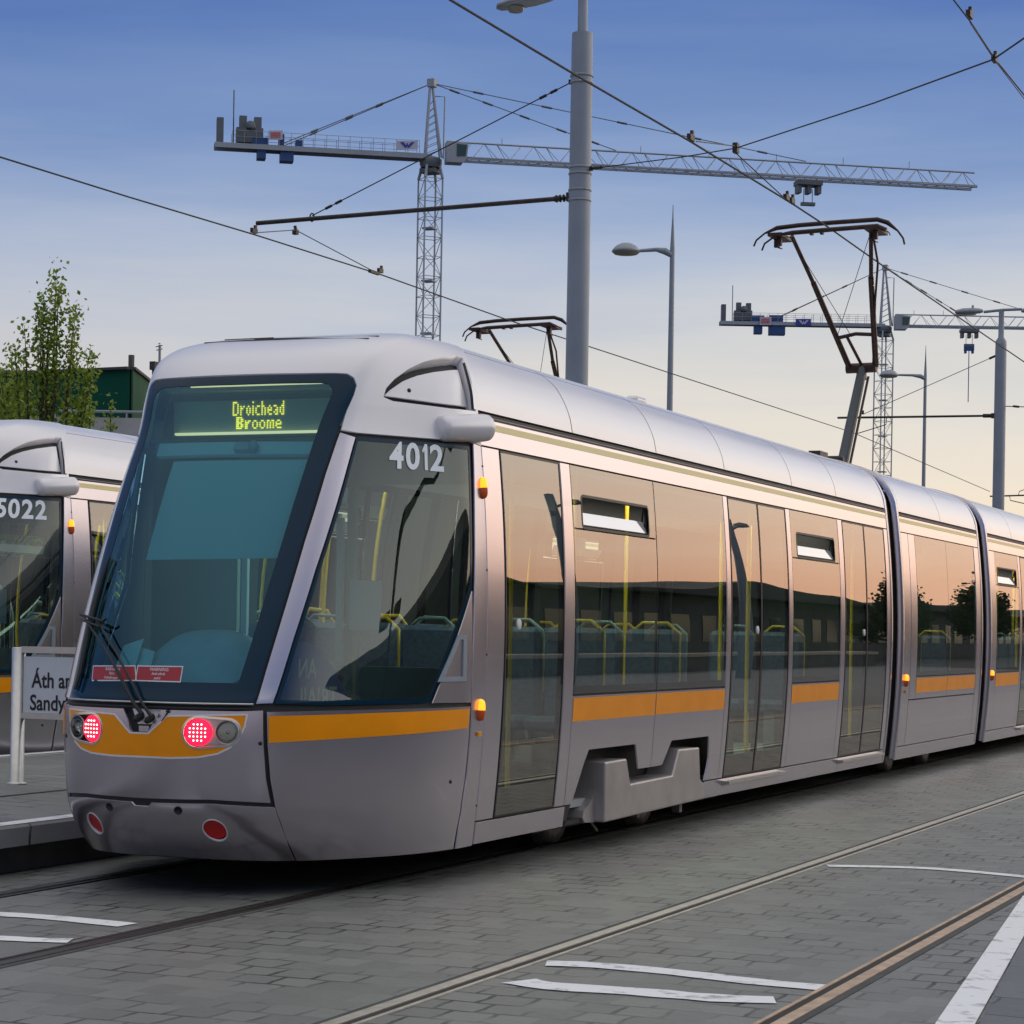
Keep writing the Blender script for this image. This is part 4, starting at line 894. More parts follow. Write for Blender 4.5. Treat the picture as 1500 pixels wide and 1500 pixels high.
L1 = [(3.425, 1.058), (3.425, ZB), (3.55, ZB), (3.70, .60), (3.775, .695), (4.70, .695), (4.80, .515), (5.052, .515), (5.052, 1.058)]
L2 = [(5.068, 1.058), (5.068, .515), (5.31, .518), (5.48, .690), (6.375, .690), (6.41, .52), (6.40, .45), (6.36, ZB), (6.70, ZB), (6.70, 1.058)]
car(1.99, 12.27,
    [(3.425, 5.052, 1.072, (3.60, 4.90)), (5.068, 6.70, 1.072, None), (8.62, 10.22, 1.072, (8.80, 10.06))],
    [(2.26, 3.235, 1), (6.83, 8.475, 2), (10.40, 12.05, 2)],
    [(1.992, 2.245), (3.25, 3.41), (6.715, 6.815), (8.49, 8.605), (10.235, 10.385), (12.065, 12.268)],
    [(2.0, 3.43), (6.36, 10.38), (10.39, 12.268)],
    [(L1, (3.427, 5.050)), (L2, (5.070, 6.698)), ([(8.62, ZB), (10.22, ZB), (10.22, 1.058), (8.62, 1.058)], (8.622, 10.218))])
seam_y = [float(atx(x, y, 1.1)[1]) for x, y in ((835, 632), (958, 662), (1058, 686), (1157, 710), (1222, 725))]
roof(2.02, 12.27, [s for s in seam_y if s > 3.2], True)
# bogie: cover, well lining, wheels
def bogie(yc, cover=True):
    root = MB().box((0, yc, .42), (1.7, 2.5, .30)).build('bogie_frame', M['under'], tram)
    for dy in (-.9, .9):
        for sg in (1, -1):
            MB().lathe([(0, -.06), (.29, -.06), (.29, -.03), (.27, -.02), (.27, .05), (.2, .06), (.08, .065), (.07, .1), (0, .1)], (sg*.74, yc+dy, .29), (sg, 0, 0), 28).build('wheel', M['wheel'], root)
    return root
b1 = bogie(5.05)
for sg in (1, -1):
    mb = MB(); L = [(4.02, .19), (4.02, .60), (4.44, .605), (4.53, .425), (5.44, .437), (5.58, .622), (6.05, .617), (6.09, .37), (6.19, .33), (6.20, .215)]
    mb.prism([(sg*1.205, y, z) for y, z in L], (-sg*.22, 0, 0)); cov = mb.build('bogie_cover', M['bogie'], tram)
    md = cov.modifiers.new('bevel', 'BEVEL'); md.width = .012; md.segments = 3; md.limit_method = 'ANGLE'
    MB().prism([(sg*1.13, 4.018, .19), (sg*1.13, 3.84, .20), (sg*1.13, 3.80, .235), (sg*1.13, 3.82, .285), (sg*1.13, 3.90, .31), (sg*1.13, 3.97, .35), (sg*1.13, 4.018, .42)], (-sg*.13, 0, 0)).build('cover_end', M['bogie'], tram)
    MB().box((sg*.97, 5.25, .47), (.02, 3.9, .62)).box((sg*1.06, 5.25, .775), (.16, 3.9, .02)).build('bogie_well_lining', M['shell'], tram)
    MB().box((sg*1.0, 5.0, .13), (.10, .10, .07)).tube([(sg*1.08, 4.9, .155), (sg*1.10, 5.45, .165)], .015, 8); MB().tube([(sg*1.05, 4.15, .19), (sg*1.08, 4.2, .12), (sg*1.06, 4.12, .19)], .010, 6).build('cable_loop', M['wheel'], tram); MB().box((sg*1.0, 5.2, .16), (.05, .05, .05)).build('brake_gear', M['wheel'], tram); MB().box((sg*1.05, 6.0, .17), (.06, .06, .10)).build('sand_pipe', M['wheel'], tram)
# second and third cars
def small_panels(a, b): return [(a, .80), (b, .80)]
car(12.74, 16.93, [(13.45, 15.0, 1.072, None), (15.012, 16.56, 1.072, None)], [], [(12.745, 13.12), (16.60, 16.925)],
    [(12.745, 16.925)],
    [([(13.44, .83), (15.0, .83), (15.0, 1.058), (13.44, 1.058)], (13.442, 14.998)), ([(15.012, .83), (16.57, .83), (16.57, 1.058), (15.012, 1.058)], (15.014, 16.568)), ([(13.14, ZB), (16.58, ZB), (16.58, .815), (13.14, .815)], None), ([(13.14, .83), (13.428, .83), (13.428, ZT), (13.14, ZT)], None)])
roof(12.72, 16.93, [14.85])
bogie(14.85)
car(17.46, 30.0, [(17.86, 19.45, 1.072, (18.0, 19.3)), (21.35, 22.9, 1.072, None), (22.92, 24.5, 1.072, (23.1, 24.35))], [(19.62, 21.2, 2), (24.7, 26.3, 2), (28.6, 29.6, 1)],
    [(17.465, 17.85), (19.465, 19.60), (21.215, 21.335), (24.515, 24.685), (26.32, 28.58), (29.62, 29.995)], [(17.465, 23.0), (25.5, 29.995)],
    [([(17.86, ZB), (19.45, ZB), (19.45, 1.058), (17.86, 1.058)], (17.862, 19.448)), ([(21.35, ZB), (22.9, ZB), (22.9, 1.058), (21.35, 1.058)], (21.352, 22.898)), ([(22.92, ZB), (24.5, ZB), (24.5, 1.058), (22.92, 1.058)], (22.922, 24.498))])
roof(17.46, 30.0, [19.2, 21.2, 23.2, 25.2])
bogie(25.0)
for yy in (12.95, 16.85+.75):
    for sg in (1, -1): oval('side_indicator', (yy, 1.03), sg, SIDE[sg], 1.)
for yy in (13.02,):
    for sg in (1, -1): MB().box((sg*(half_w(.93)+.01), yy-.06, .915), (.014, .05, .03)).build('amber_marker', M['amber_marker'], tram)
# folding bellows between cars, with a grey hood at the front ring of the following car
def bellows(a, b):
    mb = MB(); n = 9
    prof = [(1.06, .30), (1.10, .8), (1.125, 1.45), (1.10, 2.1), (1.05, 2.75), (1.0, 2.97), (.86, 3.12), (.6, 3.21), (.3, 3.25), (0, 3.26)]; prof = prof+[(-x, z) for x, z in prof[-2::-1]]
    vs = []; fs = []; m = len(prof)
    for i in range(2*n+1):
        y = a+(b-a)*i/(2*n); s = 0 if i % 2 == 0 else -.035
        for x, z in prof: vs.append((x*(1+s), y, z+s*.9*(1 if z > 2.9 else 0)))
    for i in range(2*n):
        for k in range(m-1): fs.append((i*m+k, i*m+k+1, (i+1)*m+k+1, (i+1)*m+k))
    mb.add(vs, fs); return mb.build('bellows', M['black'], tram)
bellows(12.24, 12.76); bellows(16.9, 17.5)
def end_ring(y, d, mat):
    """painted rim at a car end, following the full cross-section"""
    prof = [(float(half_w(z)), z) for z in np.linspace(.22, 2.77, 16)]+[(float(x), float(z)) for x, z in _rp[1:len(_rp)//2+1]]
    prof = prof+[(-x, z) for x, z in prof[-2::-1]]; c = np.array([0, 1.6]); vs = []; fs = []; m = len(prof)
    for off, dy in ((-.05, 0), (.004, 0), (.012, d*.35), (.012, d), (-.05, d)):
        for i, (x, z) in enumerate(prof):
            a = np.array(prof[max(i-1, 0)]); b = np.array(prof[min(i+1, m-1)]); t = b-a; nn = np.array([t[1], -t[0]]); nn = nn/np.linalg.norm(nn)
            if nn@(np.array([x, z])-c) < 0: nn = -nn
            vs.append((x+nn[0]*off, y+dy, z+nn[1]*off))
    for i in range(4):
        for k in range(m-1): fs.append((i*m+k, i*m+k+1, (i+1)*m+k+1, (i+1)*m+k))
    return MB().add(vs, fs, True).build('end_ring', mat, tram)
end_ring(12.71, .07, P_); end_ring(17.43, .07, P_); end_ring(12.205, .06, P_); end_ring(16.87, .055, P_)
MB().box((0, 16, .24), (1.3, 27, .12)).build('underframe', M['under'], tram)
# pantograph on the short middle car
def panto():
    y0 = 14.75
    base = MB().box((.0, y0+.3, 3.36), (.44, .8, .03)).box((0, y0+.25, 3.40), (.3, .3, .07)).build('pantograph', M['panto_grey'], tram)
    yh, zh = 13.85, None
    hl, hr_ = aty(1118, 336, yh), aty(1292, 325, yh)
    kl, kr = aty(1245, 540, 15.6), aty(1283, 535, 15.6); kn = (kl+kr)/2; kn[0] = kn[0]
    foot = np.array([0., y0, 3.42])
    foot = aty(1232, 690, 14.95)
    MB().tube([foot, foot*.55+kn*.45, kn], [.065, .062, .055], 12).build('lower_arm', M['panto_grey'], base)
    f2 = aty(1243, 690, 14.9); MB().tube([f2, aty(1272, 552, 15.5)], .016, 8).build('coupling_rod', M['panto'], base)
    MB().tube([aty(1240, 540, 15.6), aty(1284, 538, 15.6)], .060, 10).tube([aty(1262, 540, 15.62), aty(1262, 556, 15.6)], .06, 10).build('knee_joint', M['panto'], base)
    ul, ur = aty(1160, 346, yh), aty(1276, 338, yh)
    ml, mr = aty(1193, 418, 14.5), aty(1276, 410, 14.4)
    up = MB().tube([kl, (kl+ml)/2, ml-(kl-ml)*.03], [.036, .034, .032], 8).tube([ml, ul], .024, 8).tube([kr, mr-(kr-mr)*.03], [.036, .032], 8).tube([mr, ur], .024, 8)
    up.build('upper_arm', M['panto'], base)
    ba, bb_ = kl+(ul-kl)*.24, kr+(ur-kr)*.24; mid = (ba+bb_)/2; mid[2] += .03
    MB().tube([ba, mid, bb_], .022, 8).tube([ba*.72+bb_*.28, (ba*.72+bb_*.28)+(kl-ba)*.97+np.array([.03, 0, 0])], .02, 6).build('cross_brace', M['panto'], base)
    q1 = aty(1286, 385, 14.2); MB().tube([aty(1279, 345, yh), q1, aty(1282, 440, 14.65), aty(1279, 535, 15.6)], .013, 8).build('levelling_rod', M['panto'], base)
    MB().tube([ml+(ul-ml)*.7, bb_*.4+ba*.6], .004, 5).tube([ur, ba], .004, 5).build('bracing_wire', M['wire'], base)
    # collector head: two curved strips with drooping horns
    for dy, dz, nm in ((-.18, 0, 0), (.20, 0, 1)):
        if nm == 0: L = [(1104, 361), (1108, 352), (1120, 342), (1138, 334), (1170, 330), (1220, 326), (1285, 321.5), (1300, 326), (1315, 338), (1323, 349), (1325, 358)]; y_ = yh+.2
        else: L = [(1116, 367), (1120, 357), (1138, 344), (1160, 341), (1220, 336), (1285, 331), (1298, 337)]; y_ = yh-.2
        pts = [aty(x, y, y_) for x, y in L]; n = len(pts)
        MB().tube(pts, [.011 if (i < 3 or i > n-4 and nm == 0) else .026 for i in range(n)], 8).build('collector_strip', M['panto'], base)
    for x, y in ((1143, 348), (1283, 338)):
        c = aty(x, y, yh); mb = MB(); mb.box(c, (.16, .46, .035)); mb.box(c+np.array([.02, -.1, -.06]), (.05, .05, .10)); mb.box(c+np.array([-.05, .05, -.06]), (.06, .05, .08))
        mb.tube([c+np.array([.11*math.cos(t)+.05, 0, .07*math.sin(t)-.06]) for t in np.linspace(0, 4.5, 10)], .006, 5); mb.build('collector_carrier', M['panto'], base)
    for x, y in ((1189, 341), (1204, 340)): MB().box(aty(x, y, yh), (.035, .06, .05)).build('spring_box', M['panto'], base)
    return base
panto()
mb = MB(); mb.box((.50, 11.9, 3.325), (.12, .3, .05)); mb.build('roof_antenna', M['dark_metal'], tram)
MB().rbox((.45, 6.6, 3.335), (.10, .26, .05), .02).build('roof_antenna', M['roof'], tram)
MB().rbox((.3, 13.3, 3.38), (.2, .1, .08), .02).build('roof_hook', M['dark_metal'], tram)
# raised ribs on the cowl crown
for k in (0, 1):
    L = [(300, 503.5), (360, 500), (430, 497.5), (540, 497)] if k == 0 else [(330, 499), (400, 496), (470, 494), (555, 493.5)]
    MB().tube(onpts(L, .004), .009, 6).build('cowl_rib', M['dark_metal'], tram)

# ------------------------------------------------------------------ the second tram, across the island platform
def copy_tree(o, parent=None, skip=()):
    c = o.copy(); COL.objects.link(c); c.parent = parent
    for ch in CH.get(o.name, []):
        if ch not in skip: copy_tree(ch, c, skip)
    return c
CH = {}
for o in bpy.data.objects:
    if o.parent: CH.setdefault(o.parent.name, []).append(o)
tram2 = copy_tree(tram, None, set(number_objs))
tram2.location = (-5.85, 4.35, 0.0); tram2['label'] = 'silver tram numbered 5022 standing across the platform, cut off by the left picture edge'
for sg in (1, -1): cab_text('fleet_number', '5022', sg*(nk[0]+.035), nk[1]-.02, .235, M['white_text'], tram2, .0068, .93)

for o in bpy.data.objects:
    if o.parent == tram2 and o.name.startswith('pantograph'): o.location = (.0, .65, -.17)

# ------------------------------------------------------------------ platform sign
SX, SY = -3.32, 3.62
def to_platform(px, py): 
    d = ray(px, py); 
    for t in np.linspace(8, 30, 4000):
        p = CAM+d*t
        if p[2] <= PZ(p[0]): return p
    return p
f_ = to_platform(21, 1148)
sy = f_[1]; sign = thing('platform_sign', 'white stop name sign with black lettering on round steel posts beside the tram front', 'sign', tuple(f_))
zt = aty(27, 948, sy)[2]; pw = .049
p0 = aty(36, 961, sy); p1 = aty(36, 1047, sy); xr = f_[0]+1.55
for x in (f_[0]+.02, xr+.05):
    b = (x, sy, PZ(x)); MB(f_).lathe([(.07, 0), (.07, .012), (pw, .014), (pw, zt-b[2]-.004), (pw-.004, zt-b[2]), (0, zt-b[2])], b, (0, 0, 1), 18).build('post', M['steel'], sign)
zr0, zr1 = aty(60, 952, sy)[2], aty(60, 1049, sy)[2]
rt = MB(f_).box(((f_[0]+xr)/2+.04, sy, zr0), (xr-f_[0]-.02, .05, .045)); rt.build('rail', M['steel'], sign)
MB(f_).box(((f_[0]+xr)/2+.04, sy, zr1), (xr-f_[0]-.02, .05, .04)).build('rail', M['steel'], sign)
zc0, zc1 = aty(60, 962, sy)[2], zr1+.022
pb = MB(f_).box(((f_[0]+xr)/2+.04, sy, (zc0+zc1)/2), (xr-f_[0]-.06, .022, zc0-zc1)).build('panel', M['sign_white'], sign)
def sign_text(s, px, py, size, px1=None):
    v, f = text2d(s, size, .0028, .82); c = aty(px, py, sy-.0125); w = v[:, 0].max()-v[:, 0].min()
    MB(f_).add([(c[0]+a-v[:, 0].min(), sy-.0135, c[2]+b) for a, b in v], f).build('lettering', M['text_black'], pb)
sign_text('Áth an Ghainimh', 46, 997, .155); sign_text('Sandyford', 44, 1030, .155)

# ------------------------------------------------------------------ overhead poles
POLE = np.array([-2.95, 13.95]); 
def ovh_pole(name, label, px, py, y, r0, taper_px, top_extra, arm_px, lamp):
    b = aty(px, py, y); x = b[0]
    root = thing(name, label, 'pole', (x, y, PZ(x) if x > -4.6 else 0), 'overhead line poles'); O = (x, y, PZ(x) if x > -4.6 else 0)
    zt = aty(*taper_px, y)[2]
    MB(O).lathe([(r0*1.7, 0), (r0*1.7, .03), (r0*1.15, .032), (r0*1.12, 1.2), (r0, zt-.25), (r0*.98, zt-.1)], O, (0, 0, 1), 28, True).tube([(x, y, zt-.1), (x, y, zt), (x, y, zt+.12), (x, y, zt+.9)], [r0*.98, r0*.98, r0*.48, r0*.46], 24).build('shaft', M['pole'], root)
    return root, O, x, zt
root, O, xp, zt = ovh_pole('overhead_pole', 'tall blue grey overhead line pole rising behind the tram, carrying the long bracket arm', 846, 480, 13.95, .124, (853, 78), 0, None, None)
y_ = 13.95
MB(O).tube([(xp, y_, zt+.85), (xp, y_, zt+1.5)], .04, 14).build('upper_tube', M['pole'], root)
za = aty(835, 289, y_)[2]
tip, near = aty(376, 327, y_), aty(812, 291.5, y_)
arm = MB(O).tube([near, tip], .028, 12).build('bracket_arm', M['dark_metal'], root)
mb = MB(O); e = aty(835, 289.5, y_); mb.tube([near, near*.6+e*.4], .034, 10)
dn = (e-near)/np.linalg.norm(e-near)
for t in np.linspace(.15, .85, 4): mb.lathe([(.02, -.018), (.045, -.006), (.045, .006), (.02, .018)], near+(e-near)*t, dn, 14)
mb.tube([near, e], .018, 8); mb.build('insulator', M['dark_metal'], arm)
def band(z, nm='band'): 
    return MB(O).lathe([(.122, -.012), (.136, -.012), (.136, .012), (.122, .012)], (xp, y_, z), (0, 0, 1), 24).build(nm, M['lamp_grey'], root)
for q in (112, 122, 246, 255, 279, 294): band(aty(848, q, y_)[2])
mb = MB(O); mb.box(aty(838, 120, y_), (.07, .05, .05)).box(aty(862, 247, y_), (.10, .06, .05)).box(aty(836, 289, y_), (.08, .10, .10)); mb.build('bracket', M['dark_metal'], root)
st0, st1 = aty(836, 121, y_), aty(457, 316, y_)
w = MB(O).tube([st0, st1], .007, 6)
for t in (.05, .09, .88, .92): p = st0+(st1-st0)*t; w.tube([p, p+(st1-st0)*.025], .017, 6)
w.tube([st1+np.array([.03*math.cos(a), 0, .05*math.sin(a)-.02]) for a in np.linspace(0, 6.3, 12)], .009, 5); w.build('stay_wire', M['wire'], root)
# lamp head near the top of the pole
hl, hr_ = aty(728, 12, y_), aty(818, 4, y_); zl = (hl[2]+hr_[2])/2+.04
mb = MB(O); vs = []; fs = []
prof = [(-.40, .02, .02), (-.36, .10, .055), (-.2, .15, .075), (.05, .155, .08), (.25, .11, .07), (.36, .05, .05), (.40, .03, .03)]
cx = (hl[0]+hr_[0])/2
for i, (dx, w_, h_) in enumerate(prof):
    for k in range(12): a = 2*math.pi*k/12; vs.append((cx+dx*.98, y_+w_*math.cos(a), zl+h_*math.sin(a)*(1 if math.sin(a) > 0 else .55)+dx*.09))
for i in range(len(prof)-1):
    for k in range(12): fs.append((i*12+k, i*12+(k+1) % 12, (i+1)*12+(k+1) % 12, (i+1)*12+k))
mb.add(vs, fs, True); lh = mb.build('lamp_head', M['lamp_grey'], root)
MB(O).lathe([(.0, -.05), (.08, -.05), (.10, -.02), (.10, 0)], (cx-.15, y_, zl-.05), (0, 0, 1), 18).build('lamp_bowl', M['lamp_under'], lh)
MB(O).tube([(cx+.38, y_, zl+.04), (xp-.2, y_, zl+.12), (xp, y_, zl+.16)], .03, 10).build('lamp_arm', M['pole'], root)

# second pole, further along, with two lamp heads
y2 = 45.0; b2 = aty(1463, 700, y2); x2 = b2[0]
zt2 = aty(1467, 500, y2)[2]; ztop = aty(1469, 455, y2)[2]; O2 = (x2, y2, 0)
r2 = thing('overhead_pole', 'overhead line pole with twin lamp heads near the right picture edge', 'pole', O2, 'overhead line poles')
MB(O2).lathe([(.24, 0), (.24, .03), (.16, .032), (.155, 1.2), (.138, zt2-.3), (.135, zt2-.1)], O2, (0, 0, 1), 24).tube([(x2, y2, zt2-.1), (x2, y2, zt2), (x2, y2, zt2+.1), (x2, y2, ztop)], [.135, .135, .07, .065], 18).build('shaft', M['pole'], r2)
MB(O2).tube([aty(1441, 457, y2), aty(1469, 454, y2), aty(1497, 453, y2)], .035, 10).build('lamp_arm', M['pole'], r2)
def lamp_head(c, O, root, L=.55, s=1):
    mb = MB(O); vs = []; fs = []; prof = [(-.5, .01, .02), (-.45, .09, .06), (-.2, .15, .10), (.1, .15, .10), (.38, .09, .08), (.5, .04, .05)]
    for dx, w_, h_ in prof:
        for k in range(12): a = 2*math.pi*k/12; vs.append((c[0]+s*dx*L*1.25, c[1]+w_*math.cos(a), c[2]+h_*math.sin(a)*(1 if math.sin(a) > 0 else .6)))
    for i in range(len(prof)-1):
        for k in range(12): fs.append((i*12+k, i*12+(k+1) % 12, (i+1)*12+(k+1) % 12, (i+1)*12+k))
    h = mb.add(vs, fs, True).lathe([(.03, 0), (.03, .07), (0, .08)], (c[0]+.1*s, c[1], c[2]+.09), (0, 0, 1), 8).build('lamp_head', M['lamp_grey'], root)
    MB(O).box((c[0]-s*.08, c[1], c[2]-.062), (.5, .2, .02)).build('lamp_bowl', M['lamp_under'], h)
lamp_head(aty(1419, 457, y2), O2, r2); lamp_head(aty(1517, 455, y2), O2, r2, s=-1)
arm2 = MB(O2).tube([aty(1227, 612, y2), aty(1452, 609, y2)], .028, 10).build('bracket_arm', M['dark_metal'], r2)
MB(O2).tube([aty(1440, 609, y2), aty(1452, 609, y2)], .05, 10).box(aty(1456, 609, y2), (.12, .12, .12)).build('insulator', M['dark_metal'], arm2)
s0, s1 = aty(1459, 521, y2), aty(1264, 607, y2)
MB(O2).tube([s0, s1], .009, 5).tube([s1, s1+np.array([0, 0, .1])], .03, 6).tube([aty(1299, 611, y2), aty(1298, 622, y2), aty(1253, 636, y2)], .012, 5).tube([s0, s0+(s1-s0)*.05], .03, 6).build('stay_wire', M['wire'], r2)
# a third bracket far behind
y3 = 78.; b3 = aty(1560, 700, y3); O3 = (b3[0], y3, 0)
r3 = thing('overhead_pole', 'farthest overhead pole, only the tip of its arm shows at the right edge', 'pole', O3, 'overhead line poles')
MB(O3).lathe([(.24, 0), (.24, .03), (.16, .04), (.13, 8.8), (0, 8.82)], O3, (0, 0, 1), 20).build('shaft', M['pole'], r3)
MB(O3).tube([aty(1450, 727, y3), aty(1555, 724, y3)], .03, 8).tube([aty(1479, 726, y3), aty(1480, 733, y3), aty(1520, 742, y3)], .018, 5).tube([aty(1492, 725, y3), aty(1493, 720, y3), aty(1545, 700, y3)], .016, 5).build('bracket_arm', M['dark_metal'], r3)

# ------------------------------------------------------------------ overhead wires
def wire(label, pts, r, name='contact_wire', extra=None, cat='wire', group='contact wires over the tracks'):
    o = MB()
    o.tube(pts, r, 6)
    w = o.build(name, M['wire']); tag(w, label, cat, group)
    if extra:
        for e_ in (extra if isinstance(extra, list) else [extra]): e_.build('clamp', M['dark_metal'], w)
    return w
def clampbits(L, s=.05, sep=False):
    if sep: return [clampbits([p], s) for p in L]
    mb = MB()
    for p in L: mb.box(p, (s*.7, s*2.2, s)).box(np.asarray(p)+np.array([0, s*.6, s*.8]), (s*.5, s*.7, s))
    return mb
W1X = -5.85
w1 = [atx(-400, 100, W1X), atx(0, 230, W1X), atx(190, 289, W1X), atx(372, 343.5, W1X), atx(560, 403, W1X), atx(742, 468, W1X), atx(1000, 552.5, W1X), atx(1250, 634, W1X), atx(1450, 720, W1X)]
cb = clampbits([atx(372, 342, W1X)+np.array([0, 0, .03]), atx(557, 400, W1X)+np.array([0, 0, .03])])
cl = aty(432, 331, y_)
cb.tube([cl, cl+np.array([.02, 0, -.07])], .02, 6).tube([cl+np.array([.02, 0, -.05]), atx(374, 341, W1X)], .006, 5).tube([cl+np.array([.03, 0, -.06]), atx(548, 398, W1X)], .006, 5).box(cl+np.array([.02, -.02, -.08]), (.06, .06, .06))
q = atx(548, 399, W1X); cb.box(q, (.04, .25, .035))
wire('black contact wire over the far track, hung from the tip of the long bracket arm', w1, .0085, extra=cb)
w2 = [atx(520, -95, 0.), atx(660, 0, 0.), atx(840, 108, 0.), atx(1011, 207, 0.), atx(1160, 298, 0.), atx(1215, 334, 0.), atx(1290, 387, 0.), atx(1500, 530, 0.), atx(1640, 616, 0.)]
w2[-1] = np.array([0, w2[-2][1]+18, w2[-2][2]+.02])
wire('black contact wire over the near tram, touching its raised pantograph', w2, .0095, extra=clampbits([atx(1012, 205, 0.)+np.array([0, 0, .02]), atx(1160, 297, 0.)+np.array([0, 0, .02]), atx(1152, 292, 0.)+np.array([0, 0, .02])], .055, True))
w3a = [atx(1330, -86, TX), atx(1397, 0, TX), atx(1421, 31, TX), atx(1457, 86, TX), atx(1500, 139, TX), atx(1560, 212, TX)]
ex = clampbits([atx(1420, 28, TX)+np.array([0, 0, .03]), atx(1457, 86, TX)], .045, True); ex[0].tube([atx(1421, 33, TX), atx(1453, 82, TX)], .004, 5); ex[1].tube([atx(1457, 88, TX), atx(1500, 144, TX), atx(1560, 219, TX)], .004, 5)
wire('twin black wires crossing the upper right picture corner', w3a, .0055, extra=ex)
# span wire from the near pole to the right
sp = [aty(866, 247, y_), aty(880, 246, y_), aty(1078, 217, y_), aty(1280, 150, y_)]
far = aty(1500, 56, 5.8); a_ = aty(866, 247, y_)
pts = [aty(866, 247, y_), aty(1000, 230, 12.4), aty(1078, 217, 11.5), aty(1280, 151, 8.6), aty(1455, 87, 5.75), aty(1500, 56, 5.0), aty(1570, 10, 4.0)]
exs = MB().tube([pts[0], pts[0]+(pts[1]-pts[0])*.12], .018, 6).box(pts[2], (.05, .08, .10)).tube([pts[2]+np.array([0, 0, .02]), atx(1020, 207, 0.)], .006, 5).tube([pts[2]+np.array([0, 0, -.05]), atx(1150, 291, 0.)], .006, 5)
wire('thin span wire running from the tall pole up to the right picture edge', pts, .0065, 'span_wire', exs, group='span wires')
wire('thin wire leaving the twin lamp pole towards the right edge', [aty(1470, 595, y2), aty(1500, 596, y2), aty(1600, 600, y2)], .012, 'span_wire', MB().tube([aty(1484, 595, y2), aty(1493, 596, y2)], .03, 6), group='span wires')

# ------------------------------------------------------------------ street lamps with domed heads
def dome_lamp(label, px_base, px_top, px_join, px_head, hw_px, D, collar):
    b = at(*px_base, D); O = np.array([b[0], b[1], 0.]); x, y = b[0], b[1]; top = at(*px_top, D)[2]; jn = at(*px_join, D)[2]; s = D/F
    root = thing('street_lamp', label, 'street lamp', tuple(O), 'street lamps with domed heads')
    MB(O).lathe([(.16, 0), (.16, .04), (.09, .05), (.085, 1.), (.052, jn), (.045, jn+.15), (.022, jn+.6*(top-jn)), (.008, top), (0, top)], O, (0, 0, 1), 16).build('post', M['pole'], root)
    h = at(*px_head, D); d = np.array([h[0]-x, h[1]-y, 0]); L = np.linalg.norm(d); d /= L
    vs = []; hw = hw_px*s
    p1 = np.array([x, y, jn]); p2 = np.array([h[0], h[1], h[2]])-d*hw*.95
    MB(O).tube([p1+np.array([0, 0, -.12]), p1+d*.16+np.array([0, 0, -.03]), p1+d*L*.35, p2], [.06, .075, .045, .035], 10).build('arm', M['pole'], root)
    hd = MB(O).lathe([(0, .33*hw*1.6), (hw*.35, .31*hw*1.6), (hw*.7, .2*hw*1.6), (hw*.95, .05*hw), (hw, -.08*hw), (hw*.96, -.12*hw)], h, (0, 0, 1), 28).build('lamp_head', M['lamp_grey'], root)
    MB(O).lathe([(hw*.96, -.12*hw), (hw*.8, -.26*hw), (hw*.4, -.30*hw), (0, -.31*hw)], h, (0, 0, 1), 24).build('lamp_bowl', M['lamp_under'], hd)
dome_lamp('slim street lamp with domed head and needle tip, the taller one beside the tall pole', (981, 600), (985, 300), (984, 366), (917, 367), 21, 48, 0)
dome_lamp('slim street lamp with domed head and needle tip, the smaller one before the right crane', (1353, 700), (1354.5, 506), (1354, 550), (1302, 549), 14, 76, 0)

# ------------------------------------------------------------------ tower cranes
def lattice_box(mb, a, b, ax, ay, w, step, rc, rb, tri=False):
    """lattice between points a and b with square (or triangular) section"""
    a = np.asarray(a, float); b = np.asarray(b, float); L = np.linalg.norm(b-a); n = max(1, int(round(L/step))); d = (b-a)/n
    cs = [ax*w/2+ay*w/2, ax*w/2-ay*w/2, -ax*w/2-ay*w/2, -ax*w/2+ay*w/2]
    if tri: cs = [ax*w/2, -ax*w/2, ay*w*1.0]
    for c in cs: mb.tube([a+c, b+c], rc, 4)
    m = len(cs)
    for i in range(n):
        p = a+d*i
        for k in range(m):
            c1, c2 = cs[k], cs[(k+1) % m]
            if (i+k) % 2: c1, c2 = c2, c1
            if tri:
                mb.tube([p+c1, p+d*.5+c2, p+d+c1], rb, 3)
            else:
                mb.tube([p+c1, p+d+c2], rb, 3); mb.tube([p+d+c1, p+d+c2], rb, 3)
